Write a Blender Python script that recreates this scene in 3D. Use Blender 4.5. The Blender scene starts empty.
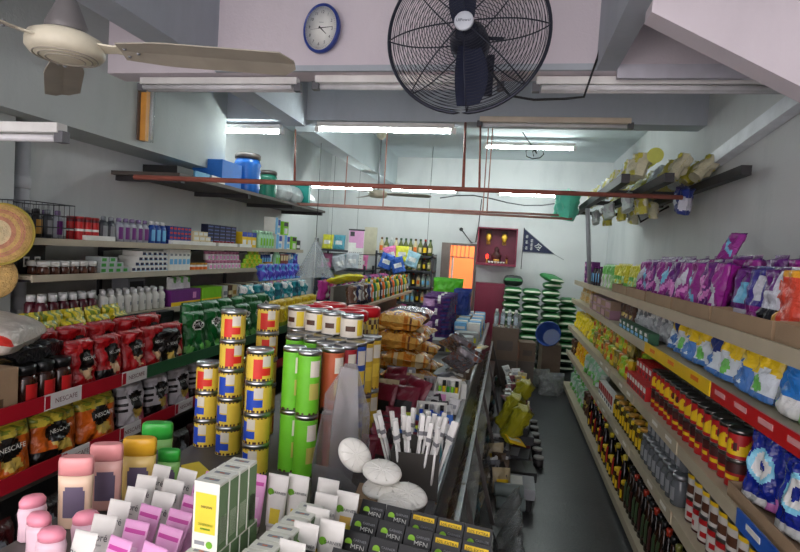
import bpy, bmesh, math, random
from math import sin, cos, pi, radians as rad, sqrt, hypot
from mathutils import Vector, Matrix, Euler, noise
R = random.Random(7)
SC = bpy.context.scene
COL = SC.collection

# ------------------------------------------------------------------ camera
FOC, YAW, PIT, ROL = 542.7, .19534, .04342, .06166
CAM = Vector((0, 0, 1.65))
fw = Vector((-sin(YAW)*cos(PIT), cos(YAW)*cos(PIT), -sin(PIT)))
rt = Vector((cos(YAW), sin(YAW), 0))
dn = fw.cross(rt)
rt2 = cos(ROL)*rt - sin(ROL)*dn
dn2 = sin(ROL)*rt + cos(ROL)*dn
cd = bpy.data.cameras.new('camera'); cam = bpy.data.objects.new('camera', cd); COL.objects.link(cam)
mw = Matrix((rt2, -dn2, -fw)).transposed().to_4x4(); mw.translation = CAM
cam.matrix_world = mw
cd.sensor_fit = 'HORIZONTAL'; cd.sensor_width = 36; cd.lens = FOC/800*36; cd.clip_start = .02; cd.clip_end = 60
SC.camera = cam

def ray(px, py): return rt2*((px-400)/FOC) + dn2*((py-276)/FOC) + fw     # survey of the photograph: sight line of a point
def at_x(px, py, x): d = ray(px, py); return CAM + d*((x-CAM.x)/d.x)
def at_y(px, py, y): d = ray(px, py); return CAM + d*((y-CAM.y)/d.y)
def at_z(px, py, z): d = ray(px, py); return CAM + d*((z-CAM.z)/d.z)

# ------------------------------------------------------------------ materials
def lin(c): return tuple(((v/255+.055)/1.055)**2.4 if v/255 > .04045 else v/255/12.92 for v in c)
MATS = {}
def mat(name, rgb, rough=.45, metal=0, var=.10, scale=9, bump=0, bscale=30, trans=0, alpha=1, emit=0, coat=0):
    if name in MATS: return MATS[name]
    m = bpy.data.materials.new(name); m.use_nodes = True
    nt = m.node_tree; b = nt.nodes['Principled BSDF']; c = lin(rgb)
    tc = nt.nodes.new('ShaderNodeTexCoord')
    nz = nt.nodes.new('ShaderNodeTexNoise'); nz.inputs['Scale'].default_value = scale; nz.inputs['Detail'].default_value = 4
    nt.links.new(tc.outputs['Object'], nz.inputs['Vector'])
    cr = nt.nodes.new('ShaderNodeValToRGB')
    cr.color_ramp.elements[0].position = .3; cr.color_ramp.elements[1].position = .7
    cr.color_ramp.elements[0].color = tuple(v*(1-var) for v in c)+(1,)
    cr.color_ramp.elements[1].color = tuple(min(1, v*(1+var)) for v in c)+(1,)
    nt.links.new(nz.outputs['Fac'], cr.inputs['Fac']); nt.links.new(cr.outputs['Color'], b.inputs['Base Color'])
    b.inputs['Roughness'].default_value = rough; b.inputs['Metallic'].default_value = metal
    b.inputs['Transmission Weight'].default_value = trans; b.inputs['Alpha'].default_value = alpha
    b.inputs['Coat Weight'].default_value = coat
    if emit:
        b.inputs['Emission Color'].default_value = c+(1,); b.inputs['Emission Strength'].default_value = emit
    if bump:
        n2 = nt.nodes.new('ShaderNodeTexNoise'); n2.inputs['Scale'].default_value = bscale; n2.inputs['Detail'].default_value = 3
        n2.inputs['Distortion'].default_value = .8
        nt.links.new(tc.outputs['Object'], n2.inputs['Vector'])
        bp = nt.nodes.new('ShaderNodeBump'); bp.inputs['Strength'].default_value = bump; bp.inputs['Distance'].default_value = .02
        nt.links.new(n2.outputs['Fac'], bp.inputs['Height']); nt.links.new(bp.outputs['Normal'], b.inputs['Normal'])
    MATS[name] = m; return m
def foil(name, rgb, rough=.28): return mat('film_'+name, rgb, rough, 0, .1, 12, .55, 26)
def pap(name, rgb, rough=.5): return mat('print_'+name, rgb, rough, 0, .06, 20)
def pls(name, rgb, rough=.3): return mat('plastic_'+name, rgb, rough, 0, .06, 14)

def plaster(name, rgb, stain, amount=.45, rough=.8):
    m = mat(name, rgb, rough, 0, .04, 1.2, .12, 45)
    nt = m.node_tree; b = nt.nodes['Principled BSDF']
    src = b.inputs['Base Color'].links[0].from_socket
    tc = nt.nodes.new('ShaderNodeTexCoord'); mp = nt.nodes.new('ShaderNodeMapping'); mp.inputs['Scale'].default_value = (1.3, 1.3, .45)
    nz = nt.nodes.new('ShaderNodeTexNoise'); nz.inputs['Scale'].default_value = 1.7; nz.inputs['Detail'].default_value = 8; nz.inputs['Roughness'].default_value = .65
    rp = nt.nodes.new('ShaderNodeValToRGB'); rp.color_ramp.elements[0].position = .48; rp.color_ramp.elements[1].position = .78
    rp.color_ramp.elements[1].color = (amount,)*3+(1,)
    mx = nt.nodes.new('ShaderNodeMix'); mx.data_type = 'RGBA'
    nt.links.new(tc.outputs['Object'], mp.inputs['Vector']); nt.links.new(mp.outputs['Vector'], nz.inputs['Vector'])
    nt.links.new(nz.outputs['Fac'], rp.inputs['Fac']); nt.links.new(rp.outputs['Color'], mx.inputs['Factor'])
    nt.links.new(src, mx.inputs['A']); mx.inputs['B'].default_value = lin(stain)+(1,)
    nt.links.new(mx.outputs['Result'], b.inputs['Base Color'])
    return m

# ------------------------------------------------------------------ mesh builder
class MB:
    def __init__(s): s.v = []; s.f = []; s.m = []; s.sm = []; s.mats = []
    def mi(s, m):
        if m not in s.mats: s.mats.append(m)
        return s.mats.index(m)
    def face(s, ids, m, smooth=False): s.f.append(ids); s.m.append(s.mi(m)); s.sm.append(smooth)
    def box(s, lo, hi, m, M=None, bev=0):
        x0, y0, z0 = lo; x1, y1, z1 = hi
        if bev:
            b = min(bev, (x1-x0)*.45, (y1-y0)*.45, (z1-z0)*.45)
            bm = bmesh.new(); bmesh.ops.create_cube(bm, size=1)
            for v in bm.verts: v.co = Vector(((x0+x1)/2+v.co.x*(x1-x0), (y0+y1)/2+v.co.y*(y1-y0), (z0+z1)/2+v.co.z*(z1-z0)))
            bmesh.ops.bevel(bm, geom=bm.edges[:], offset=b, segments=2, affect='EDGES', profile=.7)
            bm.verts.index_update(); o = len(s.v)
            s.v += [(M @ v.co if M else v.co.copy()) for v in bm.verts]
            for f in bm.faces: s.face([o+v.index for v in f.verts], m)
            bm.free(); return
        o = len(s.v)
        for z in (z0, z1):
            for x, y in ((x0, y0), (x1, y0), (x1, y1), (x0, y1)):
                p = Vector((x, y, z)); s.v.append(M @ p if M else p)
        for q in ((0, 3, 2, 1), (4, 5, 6, 7), (0, 1, 5, 4), (1, 2, 6, 5), (2, 3, 7, 6), (3, 0, 4, 7)): s.face([o+i for i in q], m)
    def quad(s, pts, m):
        o = len(s.v); s.v += [Vector(p) for p in pts]; s.face(list(range(o, o+len(pts))), m)
    def prism(s, pts, off, m):                      # outline swept along a vector
        n = len(pts); o = len(s.v); off = Vector(off)
        s.v += [Vector(p) for p in pts] + [Vector(p)+off for p in pts]
        s.face(list(range(o+n-1, o-1, -1)), m); s.face(list(range(o+n, o+2*n)), m)
        for i in range(n): j = (i+1) % n; s.face([o+i, o+j, o+n+j, o+n+i], m)
    def lathe(s, prof, m, n=24, sx=1, sy=1, c=(0, 0, 0), pat=None, pw=2, smooth=True):
        o = len(s.v); c = Vector(c)
        for r, z in prof:
            for i in range(n):
                a = 2*pi*i/n; ca, sa = cos(a), sin(a)
                k = 1 if pw == 2 else 1/((abs(ca)**pw+abs(sa)**pw)**(1/pw))
                s.v.append(c+Vector((r*sx*ca*k, r*sy*sa*k, z)))
        for j in range(len(prof)-1):
            zc = (prof[j][1]+prof[j+1][1])/2
            for i in range(n):
                k = (i+1) % n
                mm = (pat(2*pi*(i+.5)/n, zc) or m) if pat else m
                s.face([o+j*n+i, o+j*n+k, o+(j+1)*n+k, o+(j+1)*n+i], mm, smooth)
        s.face([o+i for i in range(n-1, -1, -1)], m); t = o+(len(prof)-1)*n; s.face([t+i for i in range(n)], m)
    def tube(s, pts, r, m, n=8, closed=False):
        pts = [Vector(p) for p in pts]; o = len(s.v); N = len(pts); up = None
        for i, p in enumerate(pts):
            if closed: d = pts[(i+1) % N]-pts[i-1]
            else: d = pts[min(i+1, N-1)]-pts[max(i-1, 0)]
            d.normalize()
            if up is None: up = Vector((0, 0, 1)) if abs(d.z) < .9 else Vector((1, 0, 0))
            u = d.cross(up).normalized(); w = u.cross(d)
            rr = r[i] if isinstance(r, (list, tuple)) else r
            for k in range(n): a = 2*pi*k/n; s.v.append(p+u*(rr*cos(a))+w*(rr*sin(a)))
        for i in range(N if closed else N-1):
            j = (i+1) % N
            for k in range(n): l = (k+1) % n; s.face([o+i*n+k, o+j*n+k, o+j*n+l, o+i*n+l], m, True)
        if not closed: s.face([o+k for k in range(n)], m); s.face([o+(N-1)*n+k for k in range(n-1, -1, -1)], m)
    def text(s, t, size, m, M, align='CENTER'):     # flat lettering printed on a surface; M puts its xy plane in place
        vs, fs = text_geo(t, align); o = len(s.v)
        s.v += [M @ Vector((x*size, y*size, 0)) for x, y in vs]
        for f in fs: s.face([o+i for i in f], m)
    def disc(s, r, m, M, n=20, sy=1):
        o = len(s.v); s.v += [M @ Vector((r*cos(2*pi*i/n), r*sy*sin(2*pi*i/n), 0)) for i in range(n)]
        s.face(list(range(o, o+n)), m)
    def rect(s, x0, y0, x1, y1, m, M):
        o = len(s.v); s.v += [M @ Vector(p) for p in ((x0, y0, 0), (x1, y0, 0), (x1, y1, 0), (x0, y1, 0))]; s.face([o, o+1, o+2, o+3], m)
    def mesh(s, name):
        me = bpy.data.meshes.new(name); me.from_pydata([tuple(v) for v in s.v], [], s.f)
        for m in s.mats: me.materials.append(m)
        me.polygons.foreach_set('material_index', s.m); me.polygons.foreach_set('use_smooth', s.sm); me.update()
        return me
TG = {}
def text_geo(t, align):
    if (t, align) not in TG:
        cu = bpy.data.curves.new('lettering', 'FONT'); cu.body = t; cu.align_x = align; cu.align_y = 'CENTER'; cu.resolution_u = 3
        ob = bpy.data.objects.new('lettering', cu); COL.objects.link(ob)
        dg = bpy.context.evaluated_depsgraph_get(); me = bpy.data.meshes.new_from_object(ob.evaluated_get(dg))
        TG[(t, align)] = ([(v.co.x, v.co.y) for v in me.vertices], [list(p.vertices) for p in me.polygons])
        bpy.data.objects.remove(ob); bpy.data.curves.remove(cu); bpy.data.meshes.remove(me)
    return TG[(t, align)]
def FR(x=0, y=0, z=0): return Matrix.Translation((x, y, z)) @ Matrix.Rotation(pi/2, 4, 'X')       # plane facing -Y
def FRt(x, y, z, tilt): return Matrix.Translation((x, y, z)) @ Matrix.Rotation(pi/2-tilt, 4, 'X')

# ------------------------------------------------------------------ things
def link(name, data, parent=None, **k):
    o = bpy.data.objects.new(name, data); COL.objects.link(o)
    if parent: o.parent = parent
    for a, b in k.items():
        if b: o[a] = b
    return o
class Kind:                                          # one sort of goods: root mesh or None, parts [(name, mesh, [(name, mesh)])]
    def __init__(s, name, cat, look, root=None, parts=(), w=.1, d=.1, h=.1): s.name, s.cat, s.look, s.root, s.parts, s.w, s.d, s.h = name, cat, look, root, list(parts), w, d, h
def put(k, loc, rot=0, label=None, group=None, s=1):
    o = link(k.name, k.root, None, label=label or k.look, category=k.cat, group=group)
    o.location = loc; o.rotation_euler = rot if isinstance(rot, (tuple, Euler)) else (0, 0, rot)
    if s != 1: o.scale = (s, s, s) if not isinstance(s, tuple) else s
    for n, me, subs in k.parts:
        p = link(n, me, o)
        for n2, me2 in subs: link(n2, me2, p)
    return o
def solid(name, mb, label, cat, loc=(0, 0, 0), rot=0, group=None): return put(Kind(name, cat, label, mb.mesh(name)), loc, rot, label, group)
def struct(name, mb):
    return link(name, mb.mesh(name), None, kind='structure')
def group_thing(name, label, cat, parts, loc=(0, 0, 0), rot=0, group=None):
    o = link(name, None, None, label=label, category=cat, group=group); o.location = loc; o.rotation_euler = rot if isinstance(rot, (tuple, Euler)) else (0, 0, rot)
    for p in parts:
        c = link(p[0], p[1].mesh(p[0]), o, label=p[3] if len(p) > 3 else None)
        for n, m in (p[2] if len(p) > 2 and p[2] else []): link(n, m.mesh(n), c)
    return o
_O = 'first second third fourth fifth sixth seventh eighth ninth tenth eleventh twelfth thirteenth fourteenth fifteenth sixteenth seventeenth eighteenth nineteenth'.split()
_T = ['', '', 'twent', 'thirt', 'fort', 'fift', 'sixt']
def ordn(i):
    i += 1
    if i < 20: return _O[i-1]
    t, u = divmod(i, 10)
    return _T[t]+'ieth' if u == 0 else _T[t]+'y-'+_O[u-1]

# ------------------------------------------------------------------ goods
def pouch(w, h, d, base, pat=None, seed=0, nu=20, nv=22, text=(), crimp=.07, gus=.55, wr=.10):
    b = MB(); ids = {}
    def P(u, v, side):
        t = (max(0, 1-abs(u)**2.6))**.6
        pv = 0 if v > 1-crimp else sin(pi*min(1, (v*.5/(1-crimp)*1.0+.0)+.5*gus*(1-v)+.02))**.7
        n = noise.noise(Vector((u*2.2+seed*7.1, v*3.2*h/w, side*3+seed)))+.5*noise.noise(Vector((u*5+seed*3, v*7, side+seed)))
        th = d/2*t*pv*(1+.55*n)+.001
        x = u*w/2*(1-.05*sin(pi*v)+.02*noise.noise(Vector((v*4, seed, u))))
        return Vector((x, side*th+wr*d*.3*noise.noise(Vector((u*1.5, v*2, seed))), h*v*(1-.015*abs(noise.noise(Vector((u*3, seed, 1)))))))
    for s_ in (-1, 1):
        o = len(b.v)
        for j in range(nv+1):
            for i in range(nu+1): b.v.append(P(-1+2*i/nu, j/nv, s_))
        for j in range(nv):
            for i in range(nu):
                q = [o+j*(nu+1)+i, o+j*(nu+1)+i+1, o+(j+1)*(nu+1)+i+1, o+(j+1)*(nu+1)+i]
                if s_ > 0: q.reverse()
                u, v = -1+2*(i+.5)/nu, (j+.5)/nv
                b.face(q, (pat(u, v) if pat else None) or base, True)
    o2 = (nu+1)*(nv+1)
    for i in range(nu): b.face([i+1, i, o2+i, o2+i+1], base)
    for t, size, m, z in text: b.text(t, size, m, FR(0, min(P(uu, z/h, -1).y for uu in (-.4, -.2, 0, .2, .4))-.002, z))
    return b.mesh('pouch')
def circ(cx, cy, r, asp=1): return lambda u, v: ((u-cx)**2+((v-cy)*asp)**2) < r*r
def pouch_kind(name, look, w, h, d, base, pat=None, seed=0, cat='packet', **k):
    return Kind(name, cat, look, pouch(w, h, d, base, pat, seed, **k), w=w, d=d, h=h)

WHITE = pap('white', (228, 228, 222)); CREAM = pap('cream', (222, 205, 160)); BLACK = pap('black', (14, 14, 16)); DGREY = pap('dark_grey', (52, 52, 56))
GREY = pap('grey', (140, 142, 146)); RED = pap('red', (186, 20, 24)); YEL = pap('yellow', (236, 196, 20)); BLU = pap('blue', (22, 62, 168)); GRN = pap('green', (50, 150, 50))
ORG = pap('orange', (222, 110, 26)); NAVY = pap('navy', (20, 26, 70)); PUR = pap('purple', (110, 30, 120)); PNK = pap('pink', (226, 150, 200)); TEAL = pap('teal', (30, 130, 140))
LIME = pap('lime', (130, 200, 30)); BRN = pap('brown', (84, 50, 34)); SKY = pap('sky_blue', (110, 180, 225)); MAR = pap('maroon', (90, 16, 30)); GOLD = pap('gold', (190, 140, 50))
CARD = mat('cardboard', (152, 126, 98), .85, 0, .08, 6, .1, 60)
TIN = mat('tin', (190, 192, 194), .28, 1, .06, 8)
STEEL = mat('steel', (150, 152, 156), .38, .8, .08, 6)
DSTEEL = mat('dark_steel', (58, 58, 62), .5, .5, .1, 6)

def carton(w, d, h, base, prints=(), side=(), top=(), text=(), name='carton', bev=0):
    b = MB(); b.box((-w/2, -d/2, 0), (w/2, d/2, h), base, bev=bev)
    M = FR(0, -d/2-.0006, 0)
    for x0, z0, x1, z1, m in prints: b.rect((x0-.5)*w, z0*h, (x1-.5)*w, z1*h, m, M)
    for sgn in (-1, 1):
        M2 = Matrix.Translation((sgn*(w/2+.0006), 0, 0)) @ Matrix.Rotation(sgn*pi/2, 4, 'Z') @ Matrix.Rotation(pi/2, 4, 'X')
        for x0, z0, x1, z1, m in side: b.rect((x0-.5)*d, z0*h, (x1-.5)*d, z1*h, m, M2)
    for x0, y0, x1, y1, m in top: b.rect((x0-.5)*w, (y0-.5)*d, (x1-.5)*w, (y1-.5)*d, m, Matrix.Translation((0, 0, h+.0006)))
    for t, size, m, x, z in text: b.text(t, size, m, FR(x*w, -d/2-.0012, z*h))
    return b.mesh(name)
def carton_kind(name, look, w, d, h, base, cat='box', **k): return Kind(name, cat, look, carton(w, d, h, base, name=name, **k), w=w, d=d, h=h)

def can_kind(name, look, r, h, base, pat, lid=TIN, cat='can', seg=36, lidh=.012, rim=True, lidr=1.03):
    b = MB(); zs = [0, .02, .05] + [.05+.85*i/16 for i in range(1, 17)] + [.95, 1]
    prof = [(r*(1.02 if rim and (z < .03 or z > .97) else 1), z*(h-lidh)) for z in zs]
    b.lathe(prof, base, seg, pat=lambda a, z: (TIN if rim and (z/(h-lidh) < .02) else pat((a+pi/2) % (2*pi), z/(h-lidh))))
    l = MB(); z0 = h-lidh
    l.lathe([(r*lidr, z0-.004), (r*lidr, h-.002), (r*lidr*.95, h), (r*lidr*.9, h-.004), (.002, h-.004)], lid, seg)
    return Kind(name, cat, look, None, [('tin_body', b.mesh('tin_body'), []), ('lid', l.mesh('lid'), [])], w=2*r, d=2*r, h=h)
def bottle_kind(name, look, prof, capp, base, capm, label=None, sx=1, sy=1, pw=2, cat='bottle', seg=24, lz=(.2, .7), la=(-2.2, -.9), extra=None):
    """prof: body outline; capp: cap outline; the label is a printed sleeve a hair off the body."""
    b = MB(); b.lathe(prof, base, seg, sx, sy, pw=pw)
    c = MB(); c.lathe(capp, capm, seg, sx, sy, pw=pw)
    H = prof[-1][1]; parts = [('bottle_body', b.mesh('bottle_body'), []), ('cap', c.mesh('cap'), [])]
    if label:
        l = MB(); z0, z1 = lz[0]*H, lz[1]*H; pr = [(0, 0)]
        def rad_at(z):
            for (r0, a), (r1, bz) in zip(prof, prof[1:]):
                if a <= z <= bz and bz > a: return r0+(r1-r0)*(z-a)/(bz-a)
            return prof[-1][0]
        n = 14; o = 0
        for j in range(9):
            z = z0+(z1-z0)*j/8
            for i in range(n+1):
                a = la[0]+(la[1]-la[0])*i/n; ca, sa = cos(a), sin(a); k = 1/((abs(ca)**pw+abs(sa)**pw)**(1/pw)); r = rad_at(z)+.0008
                l.v.append(Vector(((r*sx+.0005)*ca*k, (r*sy+.0008)*sa*k, z)))
        for j in range(8):
            for i in range(n):
                mm = label(i/n, j/8) if callable(label) else label
                if mm: l.face([j*(n+1)+i, j*(n+1)+i+1, (j+1)*(n+1)+i+1, (j+1)*(n+1)+i], mm, True)
        parts.append(('label', l.mesh('label'), []))
    return Kind(name, cat, look, None, parts, w=2*prof[0][0]*sx, d=2*prof[0][0]*sy, h=capp[-1][1])
def squeeze_tube(name, look, w, h, base, capm, prints=(), text=(), dep=.03, cat='tube', band=None):
    b = MB(); n = 20; rows = 14; ch = .022
    for j in range(rows+1):
        v = j/rows; z = ch+(h-ch)*v
        fl = max(0, 1-v/.93)**.8; ww = w/2*(.78+.22*min(1, v*1.3)); dd = dep/2*fl+.0012
        for i in range(n): a = 2*pi*i/n; b.v.append(Vector((ww*(abs(cos(a))**.8)*(1 if cos(a) > 0 else -1), dd*sin(a), z)))
    for j in range(rows):
        for i in range(n):
            k = (i+1) % n; v = (j+.5)/rows; u = cos(2*pi*(i+.5)/n); front = sin(2*pi*(i+.5)/n) < 0; mm = base
            if front:
                for u0, v0, u1, v1, m in prints:
                    if u0 <= u <= u1 and v0 <= v <= v1: mm = m
            if band and v > .93: mm = band
            b.face([j*n+i, j*n+k, (j+1)*n+k, (j+1)*n+i], mm, True)
    b.face(list(range(n-1, -1, -1)), base); b.face([rows*n+i for i in range(n)], base)
    for t, size, m, x, v, in text:
        fl = max(0, 1-v/.93)**.8
        M = FRt(x*w, -(dep/2*fl)-.0022, ch+(h-ch)*v, -dep*.5/(h*.93))
        if t == 'o': b.disc(size, m, M)
        else: b.text(t, size, m, M @ Matrix.Translation((0, 0, .0006)))
    c = MB(); c.lathe([(w*.30, 0), (w*.34, .002), (w*.36, ch)], capm, 20, 1, min(1, dep/w*1.3))
    return Kind(name, cat, look, None, [('tube_body', b.mesh('tube_body'), []), ('cap', c.mesh('cap'), [])], w=w, d=dep, h=h)
def sack_mesh(w, d, h, base, stripe, seed):
    b = MB(); nu, nv = 20, 24
    def P(u, v, s_):
        e = (max(0, 1-abs(u)**4))**.5*(max(0, 1-abs(v)**4))**.5
        n = noise.noise(Vector((u*2+seed*5, v*2, s_+seed)))
        return Vector((u*w/2*(1-.06*v*v), v*d/2*(1-.06*u*u), h/2+s_*h/2*e*(1+.18*n)))
    for s_ in (-1, 1):
        o = len(b.v)
        for j in range(nv+1):
            for i in range(nu+1): b.v.append(P(-1+2*i/nu, -1+2*j/nv, s_))
        for j in range(nv):
            for i in range(nu):
                q = [o+j*(nu+1)+i, o+j*(nu+1)+i+1, o+(j+1)*(nu+1)+i+1, o+(j+1)*(nu+1)+i]
                if s_ < 0: q.reverse()
                v = -1+2*(j+.5)/nv
                b.face(q, stripe if abs(v) > .95 and s_ > 0 else base, True)
    return b.mesh('sack')
def tray(w, d, h, name='cardboard_tray', look='brown cardboard tray', dip=.5):
    b = MB(); t = .005
    b.box((-w/2, -d/2, 0), (w/2, d/2, t), CARD)
    b.box((-w/2, d/2-t, t), (w/2, d/2, h*1.2), CARD)
    b.box((-w/2, -d/2, t), (w/2, -d/2+t, h), CARD)
    for x in (-w/2, w/2-t): b.prism([(x, -d/2+t, t), (x, d/2-t, t), (x, d/2-t, h*1.2), (x, -d/2+t, h)], (t, 0, 0), CARD)
    return Kind(name, 'tray', look, b.mesh(name), w=w, d=d, h=h)
RIGHTWALL, LEFTWALL, FRONT = -pi/2, pi/2, 0
def settle(k, e, s=1):                               # how far a tilted thing is raised so that its lowest point rests on the surface
    if not isinstance(s, tuple): s = (s, s, s)
    A = e.to_matrix(); ms = [k.root] if k.root else [p[1] for p in k.parts]
    return -min(A[2][0]*v.co.x*s[0]+A[2][1]*v.co.y*s[1]+A[2][2]*v.co.z*s[2] for m in ms for v in m.vertices)
def rest(k, loc, rot, label=None, group=None, s=1):
    e = rot if isinstance(rot, Euler) else Euler((0, 0, rot)); return put(k, (loc[0], loc[1], loc[2]+settle(k, e, s)), e, label, group, s)
def along(kinds, face, x, z, y0, y1, where, group, step=None, n=None, jit=.0, tilt=0, look=None, yaw=.0, name_by_kind=False, s=1, lvl=None):
    """A row of goods along the aisle, counted from its near end."""
    kinds = kinds if isinstance(kinds, (list, tuple)) else [kinds]
    step = step or kinds[0].w*1.04
    if n is None: n = max(1, int((y1-y0)/step+.5))
    step = (y1-y0)/n
    for i in range(n):
        k = kinds[i % len(kinds)] if not name_by_kind else R.choice(kinds)
        lab = '%s, %s, %s from near end' % (look or k.look, where, ordn(i))
        fx = min(1, .96*step/(k.w*s)); fd = s*(1 if k.d < .12 else 1)
        rest(k, (x+R.uniform(-jit, jit), y0+step*(i+.5), z), Euler((tilt, 0, face+R.uniform(-yaw, yaw)), 'XYZ'), lab, group, (s*fx, fd, s))
# ================================================================== the room
XL, XR, YB, ZC = -3.1, 1.5, 9.0, 3.25
WALLP = plaster('wall_paint', (210, 212, 212), (150, 158, 160), .35)
PINKP = plaster('front_paint', (216, 206, 212), (180, 172, 178), .3)
BEAMP = plaster('beam_paint', (176, 182, 190), (132, 138, 146), .4)
CEILP = plaster('ceiling_paint', (196, 206, 210), (150, 160, 165), .35)
BULKP = plaster('bulkhead_paint', (178, 184, 182), (138, 142, 140), .4)
FLOORM = plaster('floor_concrete', (50, 51, 53), (31, 32, 34), .85, .34)
def sbox(name, lo, hi, m): b = MB(); b.box(lo, hi, m); return struct(name, b)
sbox('floor', (XL-.1, -2.2, -.1), (XR+.1, 11, 0), FLOORM)
sbox('ceiling', (XL-.1, -2.2, ZC), (XR+.1, YB+.15, ZC+.1), CEILP)
sbox('wall_left', (XL-.1, -2.2, 0), (XL, YB+.15, ZC), WALLP)
sbox('wall_right', (XR, -2.2, 0), (XR+.1, YB+.15, ZC), WALLP)
DX0, DX1, DZ = -1.10, -.52, 1.86
b = MB(); b.box((XL, YB, 0), (DX0, YB+.15, ZC), WALLP); b.box((DX1, YB, 0), (XR, YB+.15, ZC), WALLP); b.box((DX0, YB, DZ), (DX1, YB+.15, ZC), WALLP); struct('wall_back', b)
FRM = mat('door_frame_paint', (120, 106, 100), .55)
b = MB()
for x0, x1, z0, z1 in ((DX0, DX0+.14, 0, DZ), (DX1-.04, DX1, 0, DZ), (DX0+.14, DX1-.04, DZ-.04, DZ)): b.box((x0, YB-.03, z0), (x1, YB+.1, z1), FRM)
struct('door_frame', b)
b = MB(); GR = mat('grille_paint', (150, 120, 96), .5)
for i in range(5): b.box((DX0+.17+i*.068, YB+.05, 1.62), (DX0+.182+i*.068, YB+.062, DZ-.04), GR)
b.box((DX0+.14, YB+.05, 1.62), (DX1-.04, YB+.062, 1.64), GR); b.box((DX0+.17, YB+.05, 0), (DX0+.2, YB+.08, 1.64), mat('white_gate', (225, 215, 205), .5))
struct('door_grille', b)
# beams
sbox('beam_front', (-2.75, 3.26, 2.74), (XR, 3.44, ZC), PINKP)
sbox('beam_middle', (XL, 4.84, 2.83), (XR, 5.06, ZC), BEAMP)
sbox('beam_long', (-2.14, -2.2, 2.77), (-1.94, 3.26, ZC), BEAMP)
sbox('beam_long_rear', (-2.14, 3.44, 2.77), (-1.94, 4.84, ZC), BEAMP)
sbox('beam_long_back', (-2.14, 5.06, 2.77), (-1.94, YB, ZC), CEILP)
sbox('beam_left', (XL, -2.2, 2.31), (-2.75, 4.84, ZC), BULKP)
sbox('beam_right', (.41, -2.2, 2.74), (.52, 3.26, ZC), BEAMP)
b = MB(); b.prism([(.50, 2.4, 2.69), (1.5, 2.4, 2.16), (1.5, 2.4, ZC), (.52, 2.4, ZC)], (0, .12, 0), PINKP); struct('wall_stair', b)
b = MB(); b.box((.52, 3.225, 2.69), (1.5, 3.26, 2.765), mat('trunking_paint', (196, 194, 204), .5)); struct('trim_1', b)
b = MB(); b.box((-1.94, 3.235, 2.74), (.41, 3.259, 2.775), BEAMP); struct('trim_2', b)

# ------------------------------------------------------------------ lamps
TUBEON = mat('lit_tube', (243, 254, 252), .3, var=0, emit=38)
TUBEOFF = mat('unlit_tube', (214, 212, 214), .25)
FIXW = mat('fixture_enamel', (222, 220, 216), .4); FIXD = mat('fixture_shaded_end', (96, 96, 100), .5)  # FIXD darkens the tube ends of unlit lamps: shade put into the colour
def batten(x0, x1, lit, label, loc, rot=0, tubes=1, body=None, group=None):
    L = x1-x0; body = body or FIXW
    a = MB(); a.box((-L/2, -.03, .03), (L/2, .03, .075), body, bev=.006)
    parts = [('fixture_body', a)]
    for k in range(tubes):
        y = (k-(tubes-1)/2)*.05
        t = MB(); t.tube([(-L/2+.03, y, .008), (L/2-.03, y, .008)], .0165, TUBEON if lit else TUBEOFF, 14); parts.append(('tube', t))
    for s in (-1, 1):
        e = MB(); e.box((s*L/2-.022, -.022, -.012), (s*L/2+.022, .022, .04), FIXW if lit else FIXD, bev=.004); parts.append(('tube_holder', e))
    return group_thing('fluorescent_lamp', label, 'lamp', parts, ((x0+x1)/2 if loc[0] is None else loc[0], loc[1], loc[2]), rot, group)
batten(-1.84, -.56, 1, 'lit fluorescent tube lamp under the middle beam, behind the wall fan', (None, 4.88, 2.745))
batten(-.42, .74, 1, 'lit fluorescent tube lamp on the ceiling of the right bay before the back wall', (None, 7.4, 3.12))
batten(-3.06, -2.25, 1, 'lit fluorescent tube lamp in the left bay above the drums', (None, 5.0, 2.74))
batten(-2.9, -1.95, 1, 'lit fluorescent tube lamp at the back left, farthest left of the three on the pipe', (None, 7.55, 2.52))
batten(-1.75, -.78, 1, 'lit fluorescent tube lamp at the back, middle one of three on the pipe', (None, 7.75, 2.545))
batten(-.21, .81, 1, 'lit fluorescent tube lamp above the red altar, rightmost of three on the pipe', (None, 7.85, 2.555))
p0 = at_y(142, 91, 3.34); p1 = at_y(298, 88, 3.34)
batten(p0.x, p1.x, 0, 'unlit double tube lamp under the front beam, behind the ceiling fan blade', (None, 3.34, 2.655), tubes=2)
p0 = at_y(316, 88, 3.34)
batten(p0.x, -.12, 0, 'unlit tube lamp under the front beam, behind the wall fan', (None, 3.34, 2.665))
p0 = at_y(536, 86, 3.34)
batten(p0.x, 1.47, 0, 'unlit double tube lamp under the front beam at the right wall', (None, 3.34, 2.655), tubes=2)
p0 = at_y(480, 122, 4.86)
batten(p0.x, at_y(630, 125, 4.86).x, 0, 'unlit tube lamp on the middle beam, above the lit right bay lamp', (None, 4.83, 2.80), body=mat('fixture_cream', (214, 198, 178), .5))
p1 = at_y(62, 136, 2.1)
batten(p1.x-1.22, p1.x, 0, 'unlit tube lamp under the left bulkhead, above the straw hat', (None, 2.1, p1.z-.02))
# wires and hook near the right bay lamp
b = MB(); c = at_y(531, 132, 7.0)
pts = [Vector((c.x-.1, 7.0, 3.24))]+[Vector((c.x+.09*cos(t*.9)+.012*t, 7.0+.03*sin(t*2), 2.98+.07*sin(t*.9))) for t in range(12)]
b.tube(pts, .007, BLACK, 6); solid('coiled_wire', b, 'black loop of electric wire hanging from the ceiling above the right bay lamp', 'wire')

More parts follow.
